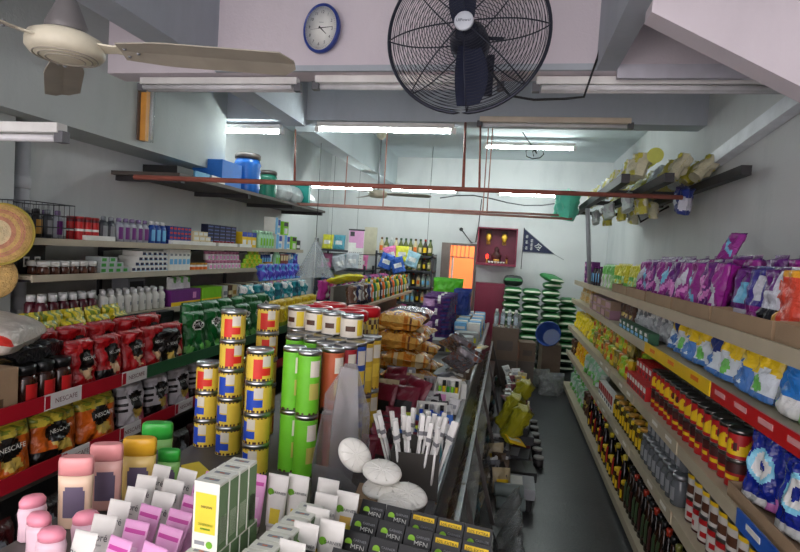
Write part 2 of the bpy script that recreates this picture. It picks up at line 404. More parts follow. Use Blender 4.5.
# ------------------------------------------------------------------ pipes and hangers
RUST = mat('rust_paint', (150, 84, 70), .6, 0, .2, 8)
IRON = mat('pipe_iron', (176, 124, 112), .6, 0, .2, 8)
A0, A1 = at_y(134, 177, 3.3), at_y(682, 197.5, 4.3)
b = MB(); b.tube([A0, A1], .017, RUST, 10)
parts = [('rail', b)]
for px, ty, my in ((295, 130, 0), (463, 122, 0), (479, 155, 0)):
    t = (px-136)/(690-136); q = A0.lerp(A1, t*1.0)
    # point of the rail under this column of the picture
    best = min((A0.lerp(A1, i/400) for i in range(401)), key=lambda w: abs((lambda v: v.dot(rt2)/v.dot(fw)*FOC+400)(w-CAM)-px))
    top = {295: at_z(295.5, 130, 2.768), 346: at_z(347, 170, 2.768), 463: at_y(465.5, 123, 4.85), 479: at_y(480.5, 124, 4.85)}[px]
    h = MB(); h.tube([best, top], .011 if px == 463 else .008, RUST, 8); parts.append(('hanger', h))
group_thing('hanging_rail', 'long red oxide pipe rail hung across the shop below the middle beam', 'rail', parts)
for i, (pa, pb, y, lab) in enumerate((((286, 203), (566, 215.5), 6.35, 'upper of the two thin brown pipes across the back of the shop'), ((262, 202.5), (572, 219), 6.15, 'lower of the two thin brown pipes across the back of the shop'))):
    b = MB(); q0, q1 = at_y(*pa, y), at_y(*pb, y); b.tube([q0, q1], .013, IRON, 8); ps = [('rail', b)]
    for px in ((345, 483) if i == 0 else (383, 487)):
        best = min((q0.lerp(q1, k/300) for k in range(301)), key=lambda w: abs((lambda v: v.dot(rt2)/v.dot(fw)*FOC+400)(w-CAM)-px))
        h = MB(); h.tube([best, (best.x, best.y, ZC)], .007, IRON, 6); ps.append(('hanger', h))
    group_thing('hanging_rail', lab, 'rail', ps)
b = MB()
b.tube([at_y(440, 198, 8.2)+Vector((.25*i, 0, .0+.06*sin(i*.9))) for i in range(9)], .01, DGREY, 6); solid('electric_cable', b, 'dark cable sagging across the back wall under the lamps', 'cable')

# ------------------------------------------------------------------ ceiling fan (near, white)
FANW = mat('aged_enamel', (206, 198, 176), .45, 0, .12, 14); FANG = mat('fan_blade_dust', (158, 150, 136), .5, .0, .12, 9); GUN = mat('canopy_grey', (108, 104, 104), .45)
hub = at_y(66, 50, 1.5)
b = MB(); b.lathe([(.02, .055), (.075, .05), (.105, .035), (.112, .015), (.112, -.005), (.10, -.02), (.06, -.03), (.02, -.034)][::-1], FANW, 40)
for r_, z_ in ((.075, -.0275), (.09, -.0235), (.055, -.031)):
    b.tube([(r_*cos(2*pi*i/40), r_*sin(2*pi*i/40), z_) for i in range(40)], .0022, FANG, 5, True)
c = MB(); c.lathe([(.058, .052), (.062, .058), (.06, .075), (.03, .15), (.02, .165)], GUN, 28)
r_ = MB(); r_.tube([(0, 0, .16), (0, 0, ZC-hub.z)], .0125, FANW, 12)
parts = [('motor_housing', b), ('canopy', c), ('down_rod', r_)]
for ang in (14, 134, 254):
    a = rad(ang); M = Matrix.Rotation(a, 4, 'Z') @ Matrix.Translation((0, 0, .01)) @ Matrix.Rotation(rad(-13), 4, 'X')
    bl = MB(); n = 14
    for top in (0, 1):
        for i in range(n+1):
            t = i/n; x = .17+.55*t; w0 = .045+.02*min(1, t*4) if t < .93 else .065*sqrt(max(.05, 1-((t-.93)/.075)**2))
            for s_ in (-1, 0, 1): bl.v.append(M @ Vector((x, s_*w0, .004*(1-abs(s_))+(.0 if top else -.004))))
    K = (n+1)*3
    for i in range(n):
        for s_ in (0, 1):
            q = [i*3+s_, i*3+s_+1, i*3+s_+4, i*3+s_+3]
            bl.face(q, FANG); bl.face([K+k for k in q][::-1], FANG)
        for e in (0, 2): bl.face([i*3+e, i*3+e+3, K+i*3+e+3, K+i*3+e], FANG)
    bl.face([0, 1, 2, K+2, K+1, K], FANG); bl.face([n*3, n*3+1, n*3+2, K+n*3+2, K+n*3+1, K+n*3], FANG)
    ir = MB(); ir.prism([M @ Vector(p) for p in ((.09, -.03, .0), (.15, -.018, .0), (.24, -.045, .0), (.24, .045, 0), (.15, .018, 0), (.09, .03, 0))], M.to_3x3() @ Vector((0, 0, .006)), FANW)
    for x, y in ((.19, .02), (.19, -.02), (.225, 0)): ir.lathe([(.006, 0), (.005, .004), (.001, .006)], STEEL, 8, c=M @ Vector((x, y, .006)))
    for x, y in ((.19, .02), (.19, -.02), (.225, 0)): ir.lathe([(.001, -.006), (.006, -.003), (.006, 0)], STEEL, 8, c=M @ Vector((x, y, -.004)))
    parts.append(('blade', bl, [('blade_iron', ir)]))
group_thing('ceiling_fan', 'old cream ceiling fan with three grey blades hanging near the left bulkhead', 'fan', parts, hub)
# far ceiling fan
hub2 = at_y(378, 194, 6.9)
b = MB(); b.lathe([(.03, -.05), (.10, -.045), (.125, -.01), (.12, .03), (.06, .05), (.02, .055)], FANW, 24)
r2 = MB(); r2.tube([(0, 0, .04), (.0, 0, ZC-.1-hub2.z)], .013, STEEL, 8); cn = MB(); cn.lathe([(.02, ZC-.16-hub2.z), (.06, ZC-.12-hub2.z), (.07, ZC-.03-hub2.z), (.05, ZC-hub2.z)], FANW, 20)
parts = [('motor_housing', b), ('down_rod', r2), ('canopy', cn)]
for ang in (5, 125, 245):
    M = Matrix.Rotation(rad(ang), 4, 'Z') @ Matrix.Rotation(rad(-10), 4, 'X'); bl = MB()
    bl.prism([M @ Vector(p) for p in ((.1, -.03, 0), (.2, -.06, 0), (.66, -.07, 0), (.7, 0, 0), (.66, .07, 0), (.2, .06, 0), (.1, .03, 0))], M.to_3x3() @ Vector((0, 0, .006)), FANG); parts.append(('blade', bl))
group_thing('ceiling_fan', 'distant pale ceiling fan hanging among the brown pipes at the back', 'fan', parts, hub2)

# ------------------------------------------------------------------ wall fan
FB = mat('fan_guard_wire', (44, 46, 58), .4, .5, .1, 6); FBL = mat('fan_blade_navy', (40, 44, 66), .35, .2, .1, 5)
fc = at_y(467, 33, 2.72); RF = .398
def guard(front):
    g = MB(); sgn = -1 if front else 1
    def dep(r): return sgn*(.115*(1-(r/RF)**3.0)) if front else sgn*.12*(1-(r/RF)**4)
    rs = [RF*(.17+.83*i/26) for i in range(26)] if front else [RF*(.2+.8*i/16) for i in range(16)]
    for r in rs:
        y = dep(r); g.tube([(r*cos(2*pi*i/64), y, r*sin(2*pi*i/64)) for i in range(64)], .0017, FB, 4, True)
    for k in range(8):
        a = 2*pi*k/8+rad(4); g.tube([(r*cos(a), dep(r)-.003*(-sgn), r*sin(a)) for r in [RF*(.12+.88*i/12) for i in range(13)]], .0034, FB, 6)
    return g
rim = MB(); rim.tube([(RF*cos(2*pi*i/72), 0, RF*sin(2*pi*i/72)) for i in range(72)], .009, FB, 8, True)
gf, gb = guard(True), guard(False)
badge = MB(); Mb = Matrix.Rotation(pi/2, 4, 'X')
badge.lathe([(.046, -.0), (.046, .012), (.04, .016), (.002, .017)], mat('badge_silver', (196, 200, 208), .35), 32)
for i, v in enumerate(badge.v): badge.v[i] = Mb @ v + Vector((0, -.112, 0))
badge.text('UIPower', .02, mat('badge_ink', (40, 44, 60), .5), FR(0, -.1305, 0))
parts = [('guard_rim', rim), ('front_guard', gf), ('rear_guard', gb), ('badge', badge, None, 'silver oval badge at the guard centre')]
for ang in (104, 284):
    bl = MB(); M = Matrix.Rotation(-rad(ang), 4, 'Y'); n = 12; g0 = []
    for s_ in (0, 1):
        for i in range(n+1):
            t = i/n; r = .06+.29*t
            for k in range(7):
                w = (k/6-.5)*(.06+.115*sin(pi*(.18+.66*t))); tw = rad(34-16*t); sw = .055*t*t
                bl.v.append(M @ Vector((r, .01+w*sin(tw)+s_*.004+.012*cos(pi*(k/6-.5)), w*cos(tw)-sw)))
    K = (n+1)*7
    for i in range(n):
        for k in range(6):
            q = [i*7+k, i*7+k+1, i*7+k+8, i*7+k+7]; bl.face(q, FBL, True); bl.face([K+v for v in q][::-1], FBL, True)
    parts.append(('blade', bl))
mot = MB(); mot.lathe([(.05, -.03), (.062, 0), (.075, .03), (.095, .06), (.1, .16), (.085, .2), (.03, .22)], FB, 28)
mot.v = [Vector((v.x, v.z, v.y)) for v in mot.v]; parts.append(('motor', mot))
br = MB(); br.box((-.04, .2, -.04), (.04, .515, .04), FB, bev=.01); br.box((-.09, .515, -.12), (.09, .538, .12), FB, bev=.005)
br.tube([(.05, .12, .03), (.16, .14, .03), (.17, .14, .028)], .01, FB, 8); parts.append(('wall_bracket', br))
cb = MB(); cb.tube([(.08, .3, -.05), (.2, .42, -.16), (.33, .5, -.155), (.5, .53, -.14), (.6, .53, -.13), (.66, .535, .1), (.69, .535, .28), (.72, .53, .42)], .007, BLACK, 6); parts.append(('cable', cb))
group_thing('wall_fan', 'big dark wall fan with round wire guard on the front beam', 'fan', parts, fc, (rad(-4), 0, rad(-3)))

# ------------------------------------------------------------------ clock
cc = at_y(323, 29, 3.235); BLUC = pls('clock_blue', (40, 62, 140))
k = MB(); k.lathe([(.05, -.02), (.13, -.012), (.134, .0), (.134, .02), (.128, .028), (.121, .028), (.118, .02), (.003, .02)], BLUC, 56)
k.v = [Vector((v.x*.93, -v.z, v.y*1.09)) for v in k.v]
k.f = [f[::-1] for f in k.f]
f = MB(); f.lathe([(.1, .0), (.118, .0205), (.002, .021)], WHITE, 56); f.v = [Vector((v.x*.93, -v.z, v.y*1.09)) for v in f.v]; f.f = [q[::-1] for q in f.f]
for h in range(12):
    a = pi/2-2*pi*(h or 12)/12; f.text(str(h or 12), .025, BLACK, FR(.086*cos(a)*.93, -.0225, .086*sin(a)*1.09))
for h in range(60):
    a = 2*pi*h/60; M = FR(.108*cos(a)*.93, -.0222, .108*sin(a)*1.09) @ Matrix.Rotation(a, 4, 'Z'); L = .006 if h % 5 == 0 else .003; f.rect(-L, -.0006, L, .0006, DGREY, M)
f.rect(-.016, .032, .016, .035, GREY, FR(0, -.0226, 0))
def hand(mins, L, w):
    a = pi/2-2*pi*mins/60; g = MB(); M = FR(0, -.024, 0) @ Matrix.Rotation(a, 4, 'Z')
    g.prism([M @ Vector(p) for p in ((-.015, -w, 0), (L, -w*.4, 0), (L, w*.4, 0), (-.015, w, 0))], (0, -.0012, 0), BLACK); return g
group_thing('wall_clock', 'round white wall clock with blue rim on the front beam', 'clock', [('case', k), ('dial', f), ('hour_hand', hand(21, .055, .0042)), ('minute_hand', hand(13.6, .085, .003)), ('second_hand', hand(43, .07, .001))], (cc.x, 3.225, cc.z-.005), (rad(4), rad(8), rad(-10)))

# ------------------------------------------------------------------ left bulkhead fittings, pole, hat
b = MB(); b.box((-.012, -.045, 0), (0, .045, .39), mat('batten_dark', (96, 84, 78), .6))
b2 = MB(); b2.box((0, -.02, .0), (.045, .02, .385), mat('wood_orange', (214, 150, 66), .5))
b3 = MB(); b3.tube([(.03, .05, .02), (.03, .05, .375)], .017, TUBEOFF, 12)
b4 = MB(); b4.tube([(.032, .052, .0), (.032, .056, .39)], .028, mat('clear_wrap', (225, 232, 232), .12, 0, .04, 10, .4, 30, trans=.7, alpha=.35), 10)
ob_ = at_x(135, 146, -2.748)
group_thing('spare_tube_lamp', 'upright wooden batten with a wrapped spare tube on the left bulkhead', 'lamp', [('backing_strip', b), ('wood_batten', b2), ('tube', b3), ('plastic_wrap', b4)], (-2.736, ob_.y+.05, 2.36))
PVC = mat('pvc_grey', (172, 174, 178), .5, 0, .1, 5)
b = MB(); b.tube([(-3.0, 2.86, 0.02), (-3.0, 2.86, 2.305)], .047, PVC, 20)
for z in (1.15, 1.9): b.lathe([(.05, z), (.056, z+.005), (.056, z+.075), (.05, z+.08)], PVC, 20, c=(-3.0, 2.86, 0))
solid('drain_pipe', b, 'grey vertical drain pipe on the left wall behind the straw hat', 'pipe')
b = MB(); b.box((XL, 2.3, 0), (-2.9, 2.72, 2.308), BULKP); struct('pillar_left', b)
hp = at_y(0, 234, 2.42); STR = mat('straw', (196, 160, 98), .75, 0, .22, 30, .6, 90); STP, STK2 = mat('straw_pale', (214, 192, 150), .7, 0, .15, 30, .5, 90), mat('straw_pink', (186, 128, 100), .75, 0, .2, 30, .5, 90); SED = mat('straw_edge', (170, 150, 60), .7)
b = MB(); b.lathe([(.165, .0), (.165, .006), (.148, .014), (.13, .022), (.11, .029), (.09, .035), (.07, .042), (.05, .05), (.028, .075), (.012, .085), (.001, .086)], STR, 48, pat=lambda a, z: STP if z > .045 else (STK2 if .02 < z < .026 or .036 < z < .04 else None))
for i in range(9): r_ = .16-.014*i; b.tube([(r_*cos(2*pi*j/48), r_*sin(2*pi*j/48), .012+.037*(1-r_/.16)**.9+.002) for j in range(48)], .0018, STR if i % 3 else SED, 4, True)
e = MB(); e.tube([(.164*cos(2*pi*j/48), .164*sin(2*pi*j/48), .003) for j in range(48)], .006, SED, 6, True)
kn = MB(); kn.lathe([(.012, .08), (.022, .088), (.018, .1), (.002, .104)], mat('bamboo_knob', (206, 186, 120), .5), 16)
group_thing('straw_hat', 'round woven straw hat hanging against the grey pillar', 'hat', [('crown', b), ('brim_edge', e), ('top_knob', kn)], (hp.x, hp.y, hp.z), (rad(80), 0, rad(24)))
b = MB(); b.lathe([(.12, 0), (.12, .008), (.07, .03), (.002, .05)], STR, 32); hp2 = at_y(-6, 277, 2.44)
solid('woven_disc', b, 'small straw lid hanging below the round straw hat', 'lid', hp2, (rad(82), 0, rad(20)))

# ------------------------------------------------------------------ right wall brace, overhead rack
b = MB(); q0, q1 = Vector((1.455, 2.6, 2.66)), Vector((1.455, 5.44, 2.385)); d = (q1-q0)
LG = mat('brace_paint', (226, 230, 236), .45); 
b.prism([q0+Vector((-.035, 0, -.045)), q0+Vector((.042, 0, -.045)), q0+Vector((.042, 0, .045)), q0+Vector((-.035, 0, .045))], d, LG); solid('wall_brace', b, 'pale grey sloping steel bar fixed along the right wall', 'brace')
# ================================================================== right wall shelving
SHB = mat('shelf_enamel', (176, 164, 140), .5, 0, .08, 4); SHK = mat('shelf_back', (120, 116, 108), .6)
YRAIL = pls('price_yellow', (232, 190, 20)); RRAIL = pls('price_red', (190, 24, 30)); BRAIL = pls('price_blue', (40, 90, 180)); CRD = pap('price_card', (226, 222, 214))
RS0, RS1 = 1.25, 7.45
RL = [(.88, 1.42), (.86, 1.18), (.84, .83), (.84, .50), (.82, .08)]
parts = []
b = MB(); b.box((1.465, RS0, 0), (1.49, RS1, 1.5), SHK); parts.append(('back_panel', b))
for i, (x, z) in enumerate(RL):
    s = MB(); s.box((x, RS0, z-.025), (1.465, RS1, z), SHB); s.box((x-.012, RS0, z-.045), (x, RS1, z+.012), SHB); subs = []
    def rail(nm, y0, y1, m, n=0):
        r_ = MB(); r_.box((x-.018, y0, z-.042), (x-.012, y1, z+.022), m)
        for k in range(n):
            y = y0+(y1-y0)*(k+.5)/n; r_.box((x-.0195, y-.05, z-.015), (x-.018, y+.05, z+.004), ORG if m is YRAIL else (pap('rail_mark', (214, 150, 150)) if m is RRAIL else CRD))
        subs.append((nm, r_))
    if i == 1: rail('yellow_price_rail', 2.42, 3.5, YRAIL, 3); rail('red_price_rail', RS0, 2.40, RRAIL, 6)
    if i == 2: rail('blue_price_rail', RS0, 2.02, BRAIL, 3)
    if i in (2, 3):
        for y in (2.7, 3.6, 4.4): rail('price_strip', y, y+.5, SHB, 2)
    parts.append(('shelf_board', s, subs))
b = MB(); b.box((.84, RS0, 0), (1.465, RS1, .05), SHB); parts.append(('base', b))
for y in (RS0, 2.8, 4.35, 5.9, RS1-.03):
    u = MB(); u.box((1.43, y, 0), (1.466, y+.035, 1.5), DSTEEL); parts.append(('upright', u))
group_thing('shop_shelving', 'long beige five-tier shelving unit along the right wall', 'shelving', parts)
def rs(i): return RL[i][1]+.001
ON = ['top right shelf', 'second right shelf', 'third right shelf', 'fourth right shelf', 'lowest right shelf']
# top tier: trays then packets standing in them
for i in range(6):
    put(tray(.56, .30, .075), (1.04, 1.45+.585*(i+.5), rs(0)), RIGHTWALL, 'brown cardboard tray of packets on the top right shelf, %s from the near end' % ordn(i), 'cardboard trays on the top right shelf')
FM = foil('magenta', (138, 28, 128)); FM2 = foil('violet', (92, 24, 110)); FS = foil('silver', (196, 196, 208), .22); FC = foil('cyan', (110, 180, 214)); FPK = foil('rose', (206, 120, 190))
def magpat(k):
    def f(u, v):
        if v > .9: return FM2
        w = v-.25*u*(1 if k % 2 else -1)
        if .3 < w < .62 and abs(u) < .8: return (FS, FPK, FC)[k % 3] if sin(u*5+k)+cos(v*11+k*2) > -.35 else FM
        if .12 < w < .24 and k % 2: return FPK
        return None
    return f
mags = [pouch_kind('snack_packet', 'magenta foil packet', .185, .275, .075, (FM, FM2, FM)[k % 3], magpat(k), seed=k+1) for k in range(6)]
along(mags, RIGHTWALL, .955, rs(0)+.012, 2.66, 4.3, ON[0]+', front row', 'magenta packets in the front row of the top right shelf', n=10, jit=.012, tilt=-.14, yaw=.22)
along(mags[::-1], RIGHTWALL, 1.085, rs(0)+.012, 2.3, 4.35, ON[0]+', back row', 'magenta packets in the back row of the top right shelf', n=12, jit=.015, tilt=-.1, yaw=.25, s=1.1)
put(mags[2], (1.08, 3.06, rs(0)+.29), Euler((-.5, 0, -1.2)), 'magenta packet standing on top of the others, above the row on the top right shelf', s=.6)
FRO = foil('red_orange', (214, 72, 50)); FYO = foil('amber', (226, 160, 40)); FBV = foil('indigo', (58, 46, 130)); FBK = foil('black', (26, 24, 32))
near = [pouch_kind('snack_packet', n, .2, .25, .08, c, p, seed=20+i) for i, (n, c, p) in enumerate([
    ('red and amber foil packet', FRO, lambda u, v: FYO if v > .8 or (v < .3 and u < 0) else None),
    ('purple foil packet with blue label', FM2, lambda u, v: FC if abs(u) < .4 and .3 < v < .7 else (FS if v < .25 else None)),
    ('silver and violet foil packet', FS, lambda u, v: FM2 if v > .6 and u < .3 else (FBK if v < .3 else None)),
    ('dark violet packet', FBV, lambda u, v: FS if abs(u-.2) < .3 and .4 < v < .8 else (FM if v < .3 else None))])]
for i, (k, y) in enumerate(zip([0, 0, 2, 3, 1], [2.0, 2.2, 2.33, 2.46, 2.58])):
    rest(near[k], (1.0 if i else 1.0, y-.03*(i > 1), rs(0)+.012), Euler((-.15, 0, RIGHTWALL+.1*(i-2))), near[k].look+' at near end of the top right shelf' + (', nearest' if i == 0 else ', second' if i == 1 else ''))
FYG = foil('lemon', (206, 200, 40)); FLG = foil('leaf', (110, 190, 90)); FMG = foil('mint', (170, 214, 150)); FWH = foil('white', (222, 222, 220)); FAM = foil('straw', (200, 170, 80))
yel = [pouch_kind('snack_packet', 'yellow and green foil packet', .18, .25, .07, FYG, (lambda k: lambda u, v: (FLG if (v*5+k) % 2 < .7 else FMG if abs(u) < .4 else None) if v < .55 else None)(k), seed=30+k) for k in range(3)]
along(yel, RIGHTWALL, 1.0, rs(0), 4.3, 5.5, ON[0], 'yellow packets on the top right shelf', n=8, tilt=-.12, yaw=.2, jit=.02)
grn = pouch_kind('snack_packet', 'pale green foil packet', .2, .24, .07, FMG, lambda u, v: FLG if v > .55 else (FWH if abs(u) < .5 else None), seed=40)
along(grn, RIGHTWALL, 1.0, rs(0), 5.5, 6.1, ON[0], 'green packets on the top right shelf', n=3, tilt=-.1, yaw=.2)
sb = bottle_kind('sauce_bottle', 'slim dark bottle', [(.028, 0), (.03, .005), (.03, .13), (.012, .17), (.012, .19)], [(.014, .188), (.014, .21)], pls('dark_bottle', (40, 26, 40)), PUR, label=SKY)
along(sb, RIGHTWALL, .97, rs(0), 6.1, 6.5, ON[0], 'slim bottles on the top right shelf', n=6, jit=.02)
pbx = carton_kind('tea_carton', 'purple carton', .15, .09, .085, PUR, prints=[(.1, .3, .9, .7, PNK), (.2, .42, .8, .58, WHITE)], top=[(.1, .1, .9, .9, FM2)])
for i in range(3):
    for j in range(3): put(pbx, (.98, 6.62+.2*j, rs(0)+.086*i), RIGHTWALL+.04*(i-j), 'purple carton, top right shelf, %s from bottom, %s stack from near end' % (ordn(i), ordn(j)), 'purple cartons on the top right shelf')
# second tier
FB2 = foil('milk_blue', (70, 120, 190)); FW2 = foil('milk_white', (206, 214, 222)); FY2 = foil('milk_yellow', (232, 196, 30)); FN2 = foil('navy', (34, 50, 120))
def milk(k):
    def f(u, v):
        if v > .60+.08*sin(u*4+k): return FY2 if (k != 3 or u < .1) else FN2
        if k % 3 == 1 and (u*.7+v-.4) > .15: return FB2
        if (u-.1)**2+(2*(v-.32))**2 < .13: return FB2 if k % 2 else FLG
        return FW2 if (v > .15) else FB2
    return f
milks = [pouch_kind('milk_powder_packet', 'white and blue packet with yellow top', .17, .178, .08, FW2, milk(k), seed=50+k) for k in range(4)]
along(milks, RIGHTWALL, .97, rs(1), 2.12, 3.45, ON[1]+', front row', 'milk powder packets in the front row of the second right shelf', n=8, tilt=-.22, yaw=.3, jit=.02, s=1.0)
along(milks[::-1], RIGHTWALL, 1.13, rs(1), 1.9, 3.4, ON[1]+', back row', 'milk powder packets in the back row of the second right shelf', n=8, tilt=-.1, yaw=.3, jit=.02)
FBB = foil('bright_blue', (40, 120, 200))
bl2 = pouch_kind('milk_powder_packet', 'bright blue packet', .17, .2, .08, FBB, lambda u, v: FWH if v < .3 and u > -.2 else (FLG if v < .2 else None), seed=58)
along(bl2, RIGHTWALL, .96, rs(1), 1.62, 2.1, ON[1]+' at the near end', 'blue packets at the near end of the second right shelf', n=3, tilt=-.15, yaw=.15)
FG2 = foil('pale_grey', (170, 172, 176)); FG3 = foil('mid_grey', (128, 130, 136))
gp = [pouch_kind('powder_packet', 'grey white packet', .16, .178, .08, FG2, (lambda k: lambda u, v: FG3 if sin(u*6+k)+sin(v*9+k) > .7 else (FWH if v > .7 else None))(k), seed=60+k) for k in range(3)]
along(gp, RIGHTWALL, .995, rs(1), 3.45, 4.35, ON[1]+', front row', 'grey packets on the second right shelf', n=6, tilt=-.15, yaw=.3, jit=.02)
along(gp, RIGHTWALL, 1.14, rs(1), 3.5, 4.45, ON[1]+', back row', 'grey packets in the back of the second right shelf', n=6, tilt=-.05, yaw=.3, jit=.02)
sm = carton_kind('small_carton', 'small dark green carton', .11, .06, .07, pap('bottle_green', (40, 90, 60)), prints=[(.1, .2, .9, .5, SKY), (.1, .6, .6, .9, WHITE)])
along(sm, RIGHTWALL, .892, rs(1), 3.5, 4.4, ON[1], 'small green cartons on the second right shelf', n=7)
bp = pouch_kind('snack_packet', 'brown foil packet', .16, .17, .07, foil('chestnut', (88, 60, 46)), lambda u, v: FAM if abs(u) < .5 and .3 < v < .5 else None, seed=66)
along(bp, RIGHTWALL, .98, rs(1), 4.4, 4.85, ON[1], 'brown packets on the second right shelf', n=3, tilt=-.1, yaw=.2)
pk = [carton_kind('biscuit_carton', 'brown and mauve biscuit carton', .2, .3, .08, pap(n, c), prints=[(.05, .2, .95, .8, m2)]) for n, c, m2 in (('mauve', (150, 112, 130), CARD), ('taupe', (140, 116, 96), pap('dust_pink', (178, 140, 150))))]
for j in range(2): along(pk[j:]+pk[:j], RIGHTWALL, 1.03, rs(1)+.081*j, 4.9, 6.1, ON[1]+(', lower layer' if j == 0 else ', upper layer'), 'biscuit cartons on the second right shelf', n=5, yaw=.05)
be = [pouch_kind('noodle_packet', 'beige noodle packet', .17, .11, .06, foil(n, c), lambda u, v: foil('ochre', (196, 150, 70)) if abs(u) < .5 and .2 < v < .7 else None, seed=70+i) for i, (n, c) in enumerate((('beige', (190, 172, 140)), ('sand', (180, 160, 110))))]
for j in range(2): along(be[j:]+be[:j], RIGHTWALL, .97+.03*j, rs(1)+.09*j, 6.15, 7.4, ON[1]+(', lower layer' if j == 0 else ', upper layer'), 'beige noodle packets on the second right shelf', n=7, yaw=.2, tilt=-.1)
# third tier
LIDT = mat('can_lid', (120, 116, 112), .35, .9, .08, 10)
CR, CY, CK = pap('can_red', (168, 22, 26)), pap('can_yellow', (226, 186, 24)), pap('can_dark', (66, 26, 24))
def sard(a, v):
    if v > .8: return CR
    if v < .16: return CR
    d = (a % 2.1)-1.05
    if d*d*.9+((v-.47)*2.2)**2 < .12: return CK if abs(d) < .12 else CR
    return CY if v < .62+.1*sin(a*3) else CR
canA = can_kind('food_can', 'red and yellow can', .041, .112, CY, sard, LIDT)
canB = can_kind('food_can', 'yellow can with dark band', .041, .112, CY, lambda a, v: CK if .44 < v < .6 else (pap('can_olive', (150, 130, 40)) if v < .3 else CY), LIDT)
canC = can_kind('food_can', 'dark red can', .041, .112, CR, lambda a, v: CK if v > .6 else (CY if .3 < v < .5 and a % 2 < 1 else CR), LIDT)
def cans(mix, x, z, y0, y1, layers, where, group, step=.087, first=0):
    n = int((y1-y0)/step)
    for j in range(first, layers):
        for i in range(n):
            k = mix[(i*3+j*2+int(x*100)) % len(mix)] if len(mix) > 1 else mix[0]
            put(k, (x+R.uniform(-.003, .003), y0+step*(i+.5), z+k.h*j), R.uniform(-.5, .5)+RIGHTWALL, '%s, %s, %s layer, %s from near end' % (k.look, where, ordn(j), ordn(i)), group)
cans([canA, canA, canC], .92, rs(2), 2.24, 3.5, 2, 'third right shelf, front row', 'cans in the front row of the third right shelf')
cans([canB, canA, canC, canB], 1.008, rs(2), 2.24, 3.5, 2, 'third right shelf, second row', 'cans in the second row of the third right shelf')
cans([canC, canB], 1.105, rs(2), 2.0, 3.5, 2, 'third right shelf, third row', 'cans in the third row of the third right shelf', first=1)
FDB = foil('deep_blue', (22, 40, 140), .25); FAQ = foil('aqua', (130, 200, 226))
def logo(u, v):
    q = sqrt((u+.1)**2+((v-.52)*2.3)**2)
    if q < .2: return FDB
    if q < .42: return FWH
    if q < .56: return FAQ
    if v < .1 or (v < .2 and u > .5): return FPK if u > .3 else FWH
    return None
dip = [pouch_kind('detergent_packet', 'large blue packet with white ring', .21, .26, .11, FDB, logo, seed=80+k, nu=36, nv=40) for k in range(2)]
for i, (x, y, z, s_) in enumerate([(.955, 1.86, 0, 'front row nearest'), (.95, 2.09, 0, 'front row second'), (1.09, 2.07, .05, 'behind the front pair')]):
    rest(dip[i % 2], (x, y, rs(2)+.005), Euler((-.12, 0, RIGHTWALL+.38)), 'large blue packet with white ring, third right shelf, '+s_, s=1 if i < 2 else 1.05)
put(tray(.56, .25, .055), (.975, 1.9, rs(2)-.0005), RIGHTWALL, 'brown cardboard tray under the large blue packets on the third right shelf')
rb = carton_kind('drink_carton', 'red carton', .07, .05, .09, RED, prints=[(.1, .5, .9, .85, WHITE), (.2, .1, .8, .35, MAR)])
for j in range(3): along(rb, RIGHTWALL, .90+.055*j, rs(2)+.091*0, 3.52, 4.05, ON[2]+(', front row', ', middle row', ', back row')[j], 'red cartons on the third right shelf', n=7)
for j in range(2): along(rb, RIGHTWALL, .955+.055*j, rs(2)+.091, 3.55, 4.05, ON[2]+(', upper front row', ', upper back row')[j], 'upper red cartons on the third right shelf', n=6)
bt = can_kind('milk_tin', 'blue and green milk tin', .05, .13, pap('tin_teal', (60, 130, 170)), lambda a, v: GRN if v < .35+.1*sin(a*2) else (WHITE if v > .75 else None), LIDT)
for i, y in enumerate((3.28, 2.6)): put(bt, (1.03+.0, y, rs(2)+.2245), .4, 'blue and green milk tin standing on the cans of the third right shelf, '+('farther' if i == 0 else 'nearer'))
nd = [pouch_kind('noodle_packet', n, .13, .15, .06, foil(m, c), (lambda m2: lambda u, v: m2 if .25 < v < .6 and abs(u) < .7 else None)(m2), seed=90+i) for i, (n, m, c, m2) in enumerate([
    ('yellow noodle packet', 'noodle_yellow', (206, 176, 40), FRO), ('lime noodle packet', 'noodle_lime', (150, 190, 50), FYG), ('orange noodle packet', 'noodle_orange', (206, 120, 40), FYG), ('olive noodle packet', 'noodle_olive', (130, 120, 50), FAM)])]
for j in range(2): along(nd[j:]+nd[:j], RIGHTWALL, .915+.12*j, rs(2), 4.1, 6.0, ON[2]+(', front row', ', back row')[j], 'noodle packets on the third right shelf', n=14, tilt=-.12, yaw=.25, jit=.015, s=1+.35*j)
along(nd[::-1], RIGHTWALL, .925, rs(2)+.155, 4.15, 5.9, ON[2]+', upper row', 'upper noodle packets on the third right shelf', n=12, tilt=-.12, yaw=.15, s=.9)
FYB = foil('flower_yellow', (240, 214, 20))
fy = [pouch_kind('snack_packet', 'bright yellow packet', .17, .2, .08, FYB, (lambda k: lambda u, v: FAM if sin(u*7+k)+sin(v*8) > 1.1 else None)(k), seed=100+k) for k in range(2)]
for j in range(2): along(fy, RIGHTWALL, .93+.13*j, rs(2), 6.05, 7.4, ON[2]+(', front row', ', back row')[j], 'bright yellow packets on the third right shelf', n=7, tilt=-.2, yaw=.3, jit=.0, s=1.05+.25*j)
